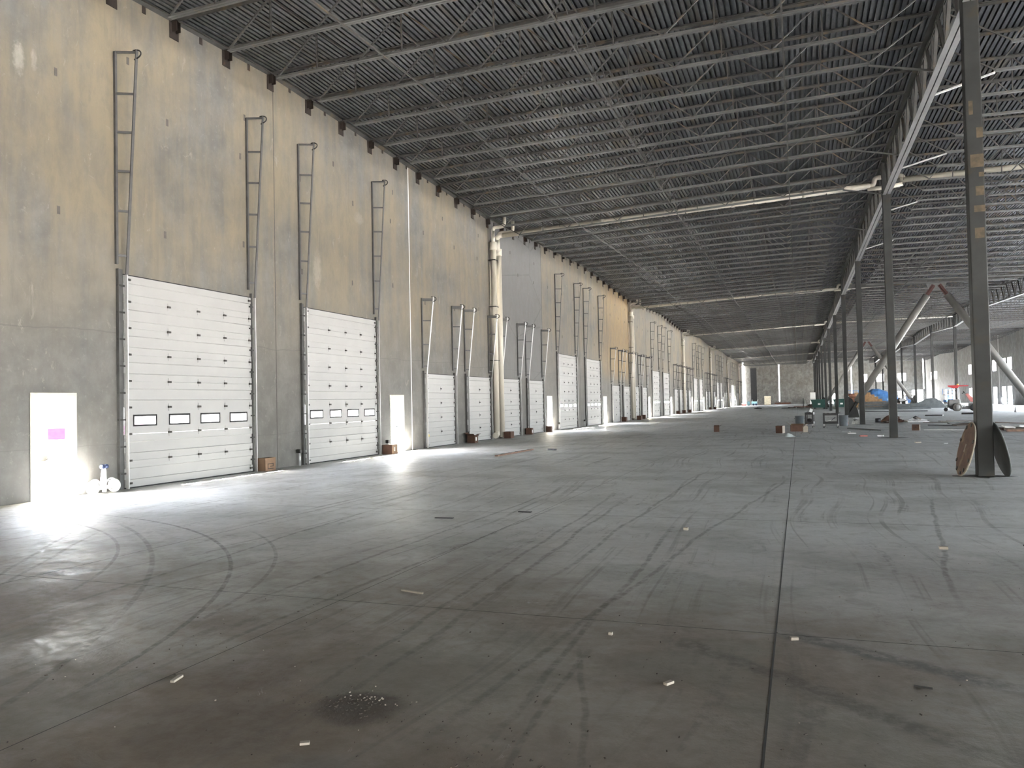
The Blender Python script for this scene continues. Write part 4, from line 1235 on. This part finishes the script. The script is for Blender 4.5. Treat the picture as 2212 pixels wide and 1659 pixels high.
# lumber and boards by the right edge
def pile(label, cat, x, y, rz, n, L, Wd, H, mats, group=None, seed=1, name='lumber_pile', bw=(0.08,0.2)):
    rnd = random.Random(seed)
    t = thing(name, label, cat, (x,y,0), rz, group)
    z = 0.0; i = 0
    while z < H and i < n:
        k = max(1, int(Wd/0.35))
        for c in range(k):
            w = rnd.uniform(*bw); o = -Wd/2+(c+0.5)*Wd/k
            l = L*rnd.uniform(0.75,1.0)
            mb = MB(); mb.cbox((rnd.uniform(-0.05,0.05)*L,o,z+0.045),l,w,0.085,rnd.uniform(-0.06,0.06))
            obj('board', mb, mats[i % len(mats)], t); i += 1
        z += 0.095
    return t
t = thing('wooden_pallet', 'dark wooden pallet with white wrap at the right edge, behind the nearest column', 'pallet', (24.6,43.2,0), R(4))
for q in (-0.45,0,0.45): obj('stringer', MB().box(-1.2,q-0.04,0.02,1.2,q+0.04,0.12), M['lumber_d'], t)
for i in range(9): obj('deck_board', MB().box(-1.2+0.27*i,-0.5,0.12,-1.2+0.27*i+0.14,0.5,0.145), M['lumber_d'], t)
for i in range(4): obj('white_wrap', MB().cbox((-0.9+0.55*i,-0.1,0.19+0.03*(i%2)),0.45,0.5,0.07,0.2*i,0.1,0.1), M['white'], t)
obj('top_board', MB().cbox((-0.3,0.1,0.34),2.2,0.14,0.05,0.05,0,0.04), M['lumber_d'], t)
scrap('long_board', 'red-brown board on the floor in front of the dark pallet', 'plank', 24.7, 41.9, R(88), 0.25, 2.6, 0.10, M['plank'])
scrap('dirt_strip', 'dark board strip on the floor below the pallet at the right edge', 'plank', 24.0, 37.6, R(80), 0.3, 1.6, 0.05, M['lumber_d'])
t = thing('flat_board_pile', 'flat pile of dark broken boards left of the nearest column', 'boards', (22.6,49.5,0), R(20), None)
rnd = random.Random(21)
for i in range(9):
    obj('board', MB().cbox((rnd.uniform(-0.8,0.8),rnd.uniform(-1.2,1.2),0.04+0.03*i),rnd.uniform(0.8,1.8),rnd.uniform(0.1,0.25),0.035,rnd.uniform(-0.8,0.8),0.04,rnd.uniform(-0.05,0.05)), M['lumber_d'] if i % 3 else M['darksteel'], t)
scrap('white_strip', 'torn white plastic strip on the floor before the flat dark boards', 'plastic strip', 21.6, 44.2, R(84), 0.16, 2.6, 0.02, M['white'])
mb = MB(); mb.prism([(-1.2,0,0.0),(2.2,0.5,0.0),(2.4,1.2,0.0),(-1.1,1.3,0.0)],(0,0,0.02)); mb.prism([(-1.2,0.2,0.02),(-1.1,1.3,0.02),(-1.1,0.9,0.62),(-1.2,0.4,0.55)],(0.05,0,0)); mb.prism([(-1.15,0.3,0.55),(2.3,0.6,0.05),(2.3,1.0,0.05),(-1.1,1.0,0.62)],(0,0,0.01))
tag(obj_at('plastic_cover', mb, M['white'], 34.2, 83.0, R(0)), 'white plastic cover lying on the floor right of the nearest column', 'plastic cover')

# ------------------------------------------------------------------ ride-on machine behind the nearest column
t = thing('ride_on_machine', 'dusty grey ride-on machine with red crossbar mast, behind the nearest column', 'machine', (30.1,92.9,0), R(-3))
mb = MB(); mb.box(-1.0,-0.45,0.50,0.05,0.45,1.25); obj('engine_body', mb, M['machine'], t, 0.06)
mb = MB(); mb.prism([(-1.05,-0.4,0.72),(-1.05,-0.4,0.45),(-0.75,-0.4,0.20),(0.9,-0.4,0.20),(1.0,-0.4,0.5),(0.1,-0.4,0.6)],(0,0.8,0)); obj('chassis', mb, M['machine_d'], t)
for s_ in (-1,1):
    w = obj('front_wheel', MB().lathe([(0.30,-0.14),(0.40,-0.14),(0.43,-0.09),(0.43,0.09),(0.40,0.14),(0.30,0.14)],(-0.25,s_*0.52,0.43),28,'Y'), M['tyre'], t)
    obj('wheel_hub', MB().lathe([(0.06,-0.16),(0.26,-0.15),(0.26,0.15),(0.06,0.16)],(-0.25,s_*0.52,0.43),20,'Y'), M['machine'], w)
    obj('rear_wheel', MB().lathe([(0.25,-0.16),(0.37,-0.16),(0.40,-0.1),(0.40,0.1),(0.37,0.16),(0.25,0.16)],(1.35,s_*0.5,0.40),24,'Y'), M['rubber'], t)
obj('guide_wheel', MB().lathe([(0.12,-0.06),(0.17,-0.06),(0.19,-0.03),(0.19,0.03),(0.17,0.06),(0.12,0.06)],(-1.28,-0.2,0.19),20,'Y'), M['rubber'], t)
obj('guide_arm', MB().bar((-1.28,-0.2,0.22),(-0.95,-0.2,0.55),0.08,0.08), M['machine_d'], t)
obj('mast', MB().tube([(-0.20,0,1.2),(-0.20,0,2.55)],0.09,12), M['machine'], t)
obj('mast_stay', MB().tube([(-0.45,0,2.35),(-0.22,0,1.8)],0.03,8), M['machine_d'], t)
mb = MB(); mb.prism([(-1.05,-0.12,2.68),(-1.0,-0.12,2.58),(-0.5,-0.12,2.38),(-0.15,-0.12,2.40),(0.0,-0.12,2.56),(0.85,-0.12,2.58),(0.87,-0.12,2.66),(-0.2,-0.12,2.70)],(0,0.24,0)); obj('red_crossbar', mb, M['red'], t)
obj('amber_lamp', MB().lathe([(0.10,2.70),(0.10,2.80),(0.05,2.84)],(-0.1,0,0),14), M['amber'], t)
mb = MB(); mb.prism([(0.55,-0.2,1.75),(0.75,-0.2,1.85),(1.35,-0.2,1.25),(1.25,-0.2,0.95),(1.0,-0.2,0.95)],(0,0.4,0)); obj('red_hood', mb, M['dullred'], t, 0.03)
mb = MB(); mb.prism([(0.85,-0.18,0.95),(1.25,-0.18,0.95),(1.0,-0.18,0.45),(0.8,-0.18,0.45)],(0,0.36,0)); obj('hood_column', mb, M['machine'], t)
mb = MB(); mb.tube([(0.62,0,1.78),(0.48,0,1.92),(0.40,0,2.05)],0.05,8); mb.tube([(0.48,0,1.92),(0.25,0,1.82)],0.035,6); obj('control_lever', mb, M['darksteel'], t)
for q in (0.22,0.42): obj('hose', MB().tube([(q-0.12,-0.42,0.65),(q-0.05,-0.44,0.45),(q+0.08,-0.44,0.50),(q+0.05,-0.42,0.72)],0.028,6), M['white'], t)
obj('white_plate', MB().box(-0.38,-0.456,0.60,-0.12,-0.45,0.78), M['paper'], t)

# ------------------------------------------------------------------ stacked materials in the middle aisle
t = thing('steel_bundle', 'long low stack of grey steel bundles, left part behind the third column', 'steel stack', (23.7,110.6,0), R(-3), 'steel stacks')
for i in range(3): obj('bundle', MB().box(-2.2+0.1*i,-0.6,0.05+0.34*i,2.2-0.25*i,0.6,0.34+0.34*i), M['steelstack'], t, 0.02)
t = thing('steel_bundle', 'long low stack of grey steel bundles, right part beyond the second column', 'steel stack', (27.6,109.2,0), R(-3), 'steel stacks')
for i in range(2): obj('bundle', MB().box(-2.0+0.1*i,-0.6,0.05+0.34*i,2.1-0.5*i,0.6,0.34+0.34*i), M['steelstack'], t, 0.02)
mb = MB(); mb.prism([(-2.1,-0.8,0),(-2.0,-0.8,0.6),(-1.0,-0.8,0.75),(0.0,-0.8,1.25),(0.9,-0.8,1.35),(1.6,-0.8,0.9),(2.3,-0.8,0)],(0,1.6,0))
tag(obj_at('covered_stack', mb, M['steelstack'], 30.5, 118.0, R(-5)), 'grey sheet-covered stack behind the right steel bundles', 'covered stack')
t = thing('steel_strip', 'long thin black steel strip on the floor before the steel stacks', 'steel strip', (25.2,95.0,0), R(-3)); obj('strip', MB().box(-4.0,-0.15,0,2.2,0.15,0.09), M['darksteel'], t)
t = thing('tyre_debris', 'dark machinery pieces stacked between the steel bundles and orange lumber', 'machinery', (26.2,113.0,0), 0)
rnd = random.Random(31)
for i in range(7): obj('piece', MB().cbox((rnd.uniform(-1.2,1.2),rnd.uniform(-0.3,0.3),0.5+rnd.uniform(0,0.9)),rnd.uniform(0.5,1.0),0.5,rnd.uniform(0.2,0.5),rnd.random(),0,rnd.uniform(-0.3,0.3)), M['darksteel'] if i%2 else M['machine_d'], t)
obj('stand', MB().box(-1.5,-0.4,0,1.5,0.4,0.5), M['machine_d'], t)
# orange lumber stack under a blue tarp
t = thing('lumber_stack', 'orange lumber stack partly under the blue tarp', 'lumber', (24.7,125.0,0), R(-4))
for i in range(7): obj('layer', MB().box(-2.6+0.1*(i%3),-0.9,0.32*i,2.5-0.5*i,0.9,0.36+0.32*i), M['lumber'], t)
mb = MB(); N = 18; prof_t = [(0.0,1.3),(0.10,2.35),(0.25,3.05),(0.42,3.15),(0.58,2.75),(0.75,2.35),(0.9,2.05),(1.0,1.2)]
def pt(u):
    for (a,za),(b,zb) in zip(prof_t,prof_t[1:]):
        if u <= b: return za+(zb-za)*(u-a)/(b-a)
    return prof_t[-1][1]
rnd = random.Random(9)
for i in range(N+1):
    for j in range(7):
        u, v = i/N, j/6
        mb.v.append((-2.0+5.0*u, -1.15+2.3*v, 0.10+0.88*pt(u)*(0.62+0.38*math.sin(math.pi*v)**0.6)+rnd.uniform(-0.06,0.06)))
for i in range(N):
    for j in range(6): a = i*7+j; mb.face([a,a+7,a+8,a+1])
sk = len(mb.v)
for i in range(N+1): mb.v.append((-2.0+5.0*i/N,-1.22,0.9)); 
for i in range(N): mb.face([i*7,sk+i,sk+i+1,(i+1)*7])
tag(obj_at('blue_tarp', mb, M['tarp'], 25.2, 127.4, R(-4)), 'blue tarp draped over a tall stack right of the third left-row column', 'tarp')
t = thing('tarp_base_stack', 'dark timber stack underneath the blue tarp', 'timber', (25.8,127.6,0), R(-4)); obj('stack', MB().box(-1.9,-0.9,0,2.5,0.9,1.45), M['lumber_d'], t)
# dumpsters
def hopper(label, x, y, w):
    t = thing('tipping_hopper', label, 'dumpster', (x,y,0), R(-2), 'dark green hoppers')
    mb = MB(); mb.prism([(-w/2,-0.8,1.35),(-w/2+0.25,-0.8,0.22),(w/2-0.25,-0.8,0.22),(w/2,-0.8,1.35)],(0,1.6,0)); obj('tub', mb, M['green'], t)
    mb = MB(); mb.box(-w/2-0.05,-0.86,1.30,w/2+0.05,0.86,1.42); obj('rim', mb, M['green'], t)
    for s_ in (-1,1): obj('skid', MB().box(s_*w*0.28-0.1,-0.8,0,s_*w*0.28+0.1,0.8,0.24), M['black'], t)
    obj('white_decal', MB().box(-0.2,-0.845,0.62,0.15,-0.80,0.85), M['paper'], t)
hopper('dark green dumpster left of the fifth left-row column', 17.25, 124.5, 2.3)
hopper('dark green dumpster right of the fifth left-row column', 20.3, 124.9, 2.3)
t = thing('carton_stack', 'white rolled sheets leaning beside the green dumpsters', 'sheets', (22.2,126.5,0), 0)
for i in range(3): obj('sheet', MB().bar((0.2*i-1.0,0,1.9-0.3*i),(0.3+0.15*i,0.2,0.02),0.5,0.05), M['white'], t)
t = thing('pipe_roll_stack', 'red-brown rolls stacked behind the fourth left-row column', 'rolls', (22.8,136.5,0), 0)
for i in range(8):
    obj('roll', MB().tube([(-1.6+0.25*(i//4),0.56*(i//4),0.28+0.55*(i%4)),(1.9-0.4*(i//4),0.56*(i//4),0.28+0.55*(i%4))],0.28,12), M['insul'], t)
t = thing('timber_stack', 'low brown timber stack with white scraps behind the fourth left-row column', 'timber', (23.2,131.0,0), 0)
for i in range(4): obj('layer', MB().box(-1.9,-0.6,0.22*i,1.6-0.3*i,0.6,0.22+0.22*i), M['lumber_d'] if i % 2 else M['card_pale'], t)
# scissor lifts
def lift(label, x, y, rz, rails=True):
    t = thing('scissor_lift', label, 'lift', (x,y,0), rz, 'blue lifts')
    mb = MB(); mb.box(-1.2,-0.5,0.25,1.2,0.5,0.75); obj('base', mb, M['lift'], t, 0.04)
    for sx in (-0.85,0.85):
        for s_ in (-1,1): obj('wheel', MB().lathe([(0.15,-0.1),(0.25,-0.1),(0.25,0.1),(0.15,0.1)],(sx,s_*0.5,0.25),16,'Y'), M['tyre'], t)
    for i in range(3):
        z0 = 0.75+0.28*i
        obj('scissor_arm', MB().bar((-1.0,-0.3,z0),(1.0,-0.3,z0+0.28),0.06,0.09), M['lift'], t); obj('scissor_arm', MB().bar((1.0,0.3,z0),(-1.0,0.3,z0+0.28),0.06,0.09), M['lift'], t)
    obj('platform', MB().box(-1.25,-0.5,1.60,1.25,0.5,1.75), M['machine'], t)
    mb = MB()
    for z in (2.25,2.8):
        for (p,q) in (((-1.25,-0.5,z),(1.25,-0.5,z)),((-1.25,0.5,z),(1.25,0.5,z)),((-1.25,-0.5,z),(-1.25,0.5,z)),((1.25,-0.5,z),(1.25,0.5,z))): mb.bar(p,q,0.05,0.05)
    for x_ in (-1.25,-0.4,0.45,1.25):
        for s_ in (-1,1): mb.bar((x_,s_*0.5,1.75),(x_,s_*0.5,2.8),0.05,0.05,(1,0,0))
    obj('guard_rail', mb, M['lift'] if rails else M['machine_d'], t)
    return t
lift('blue scissor lift with dark rails behind the red-brown rolls, left one', 23.9, 152.0, R(0))
lift('blue scissor lift with dark rails behind the red-brown rolls, right one', 26.9, 153.0, R(0), False)
lift('scissor lift with pale rails behind the blue tarp, left one', 31.8, 172.0, R(0), False)
lift('scissor lift with pale rails behind the blue tarp, right one', 35.0, 173.0, R(0), False)
lift('blue scissor lift by the far right wall, left of the grey machine', 42.0, 172.0, R(20))
heap('white_sheet_heap', 'white plastic sheeting heaped on the floor left of the grey machine', 'sheeting', 36.5, 128.0, 2.6, 1.0, 0.55, [M['white'],M['sheet']], 4, seed=12, sizes=(0.5,1.2))
t = thing('pallet_of_wraps', 'low white and violet wrapped pallet behind the grey machine', 'pallet', (34.8,118.0,0), 0); obj('pallet_base', MB().box(-1.6,-0.5,0,1.6,0.5,0.14), M['lumber_d'], t); obj('wrapped_load', MB().box(-1.5,-0.45,0.14,1.5,0.45,0.6), M['sheet'], t, 0.04)
for x, y, lab in ((41.8,138.5,'white drum fan by the far right wall openings, left one'),(42.6,133.0,'white drum fan by the far right wall openings, right one')):
    t = thing('drum_fan', lab, 'fan', (x,y,0), R(60), 'drum fans')
    obj('drum', MB().lathe([(0.55,-0.2),(0.62,-0.15),(0.62,0.15),(0.55,0.2)],(0,0,0.72),24,'Y'), M['white'], t)
    obj('stand', MB().tube([(-0.5,-0.3,0.03),(0,0,0.2),(0.5,0.3,0.03)],0.03,8), M['navy'], t)
    obj('handle', MB().tube([(0.3,0.1,1.2),(0.8,0.3,1.35),(0.95,0.3,1.3)],0.03,6), M['navy'], t)
# things along the far end
t = thing('white_crate_stack', 'two white crates stacked at the foot of the far left-row columns', 'crates', (17.55,196.0,0), 0)
obj('crate', MB().box(-0.62,-0.5,0.02,0.62,0.5,1.38), M['white'], t, 0.03); obj('crate', MB().box(-0.62,-0.5,1.44,0.62,0.5,2.85), M['white'], t, 0.03)
t = thing('cream_block', 'tall cream cabinet standing before the far end wall', 'block', (7.1,206.0,0), R(-4)); obj('block_body', MB().box(-0.75,-0.4,0.06,0.75,0.4,2.25), M['cream'], t, 0.04); obj('plinth', MB().box(-0.7,-0.36,0,0.7,0.36,0.06), M['black'], t)  # cream block standing in for a pale upright shape by the end wall
obj('block_panel', MB().box(-0.70,-0.425,0.15,0.0,-0.40,2.15), M['cream'], t); obj('block_panel', MB().box(0.01,-0.425,0.15,0.70,-0.40,2.15), M['cream'], t)
t = thing('pale_blue_sweeper', 'pale blue floor machine before the far end wall', 'machine', (4.2,203.0,0), 0); obj('tank', MB().box(-0.75,-0.4,0.25,0.55,0.4,1.0), M['cyan'], t, 0.08); obj('handle', MB().tube([(0.5,0,0.9),(0.8,0,1.5)],0.06,8), M['white'], t); obj('handle', MB().tube([(-0.6,0,0.9),(-0.6,0,1.45)],0.06,8), M['white'], t)
for s_ in (-1,1): obj('wheel', MB().lathe([(0.12,-0.06),(0.25,-0.06),(0.25,0.06),(0.12,0.06)],(0.3*s_,-0.35,0.25),16,'Y'), M['navy'], t)
t = thing('pale_blue_barrel', 'row end pale blue barrel left of the pale blue floor machine', 'barrel', (2.6,205.0,0), 0); obj('barrel_body', MB().lathe([(0.28,0),(0.32,0.3),(0.32,0.7),(0.28,1.0)],(0,0,0),18), M['cyan'], t)
t = thing('red_toolbox', 'red and white crate on the floor in the far left corner', 'crate', (2.05,196.0,0), R(5)); obj('crate_body', MB().box(-0.5,-0.35,0,0.5,0.35,0.42), M['dullred'], t); obj('white_lid', MB().box(-0.55,-0.38,0.42,0.55,0.38,0.62), M['white'], t)
pile('low stack of red-brown timber at the foot of the far end wall', 'timber', 10.3, 221.0, 0, 10, 4.2, 0.9, 0.5, [M['insul'],M['lumber_d']], seed=15)
heap('black_sheet_heap', 'crumpled black sheet alone on the far left aisle floor', 'sheet', 7.95, 137.8, 0.6, 0.4, 0.32, [M['black'],M['black']], 2, seed=17)
t = thing('flat_pallet_row', 'low brown pallets with scraps left of the green dumpsters', 'pallet', (14.6,139.0,0), R(-2))
for i in range(3): obj('pallet', MB().box(-1.9+1.35*i,-0.5,0.0,-0.7+1.35*i,0.5,0.16), M['lumber_d'], t)
obj('scrap_board', MB().cbox((0.2,0,0.22),2.4,0.3,0.08,0.1), M['insul'], t)
heap('dark_scrap_heap', 'dark scraps and white tub left of the far left-row columns', 'scrap', 16.3, 141.5, 0.9, 0.5, 0.75, [M['lumber_d'],M['white'],M['darksteel']], 7, seed=19, sizes=(0.3,0.8))
scrap('floor_strip', 'thin black strip on the floor left of the low brown pallets', 'strip', 12.4, 137.5, R(88), 0.35, 1.4, 0.08, M['black'])
for i, (x,y,h) in enumerate(((15.2,160.0,1.6),(15.55,160.3,1.2))):
    tag(obj_at('traffic_post', MB().lathe([(0.16,0),(0.16,0.08),(0.07,0.1),(0.06,h)],(0,0,0),12), M['white'] if i else M['black'], x, y, 0), ('black post standing left of the white crates' if not i else 'white post standing left of the white crates'), 'post')

# ------------------------------------------------------------------ outside in the yard
t = thing('flatbed_trailer', 'red flatbed trailer parked outside the nearest open doorway', 'trailer', (-13.0,24.7,-0.16), R(90))
obj('bed', MB().box(-3.0,-1.1,0.92,3.0,1.1,1.32), M['trailer'], t)
obj('skirt', MB().box(-2.7,-1.05,0.30,3.0,1.05,0.90), M['white'], t)
obj('red_stripe', MB().box(-2.0,-1.07,0.66,3.0,-1.05,0.84), M['trailer'], t)
for x in (-1.6,1.8):
    for s_ in (-1,1): obj('wheel', MB().lathe([(0.14,-0.1),(0.28,-0.1),(0.28,0.1),(0.14,0.1)],(x,s_*0.9,0.28),18,'Y'), M['tyre'], t)
t = thing('parked_van', 'pale blue-grey van parked outside the second open doorway', 'van', (-20.0,64.0,-0.16), R(90))
mb = MB(); mb.prism([(-2.4,-0.9,0.4),(2.2,-0.9,0.4),(2.3,-0.9,1.0),(1.3,-0.9,1.15),(0.7,-0.9,1.9),(-2.4,-0.9,1.9)],(0,1.8,0)); obj('van_body', mb, M['cyan'], t)
obj('side_window', MB().box(-0.6,-0.92,1.2,0.6,-0.9,1.7), M['navy'], t); obj('side_window', MB().box(-2.0,-0.92,1.2,-0.8,-0.9,1.7), M['navy'], t)
for x in (-1.6,1.4):
    for s_ in (-1,1): obj('wheel', MB().lathe([(0.15,-0.1),(0.34,-0.1),(0.34,0.1),(0.15,0.1)],(x,s_*0.85,0.34),18,'Y'), M['rubber'], t)
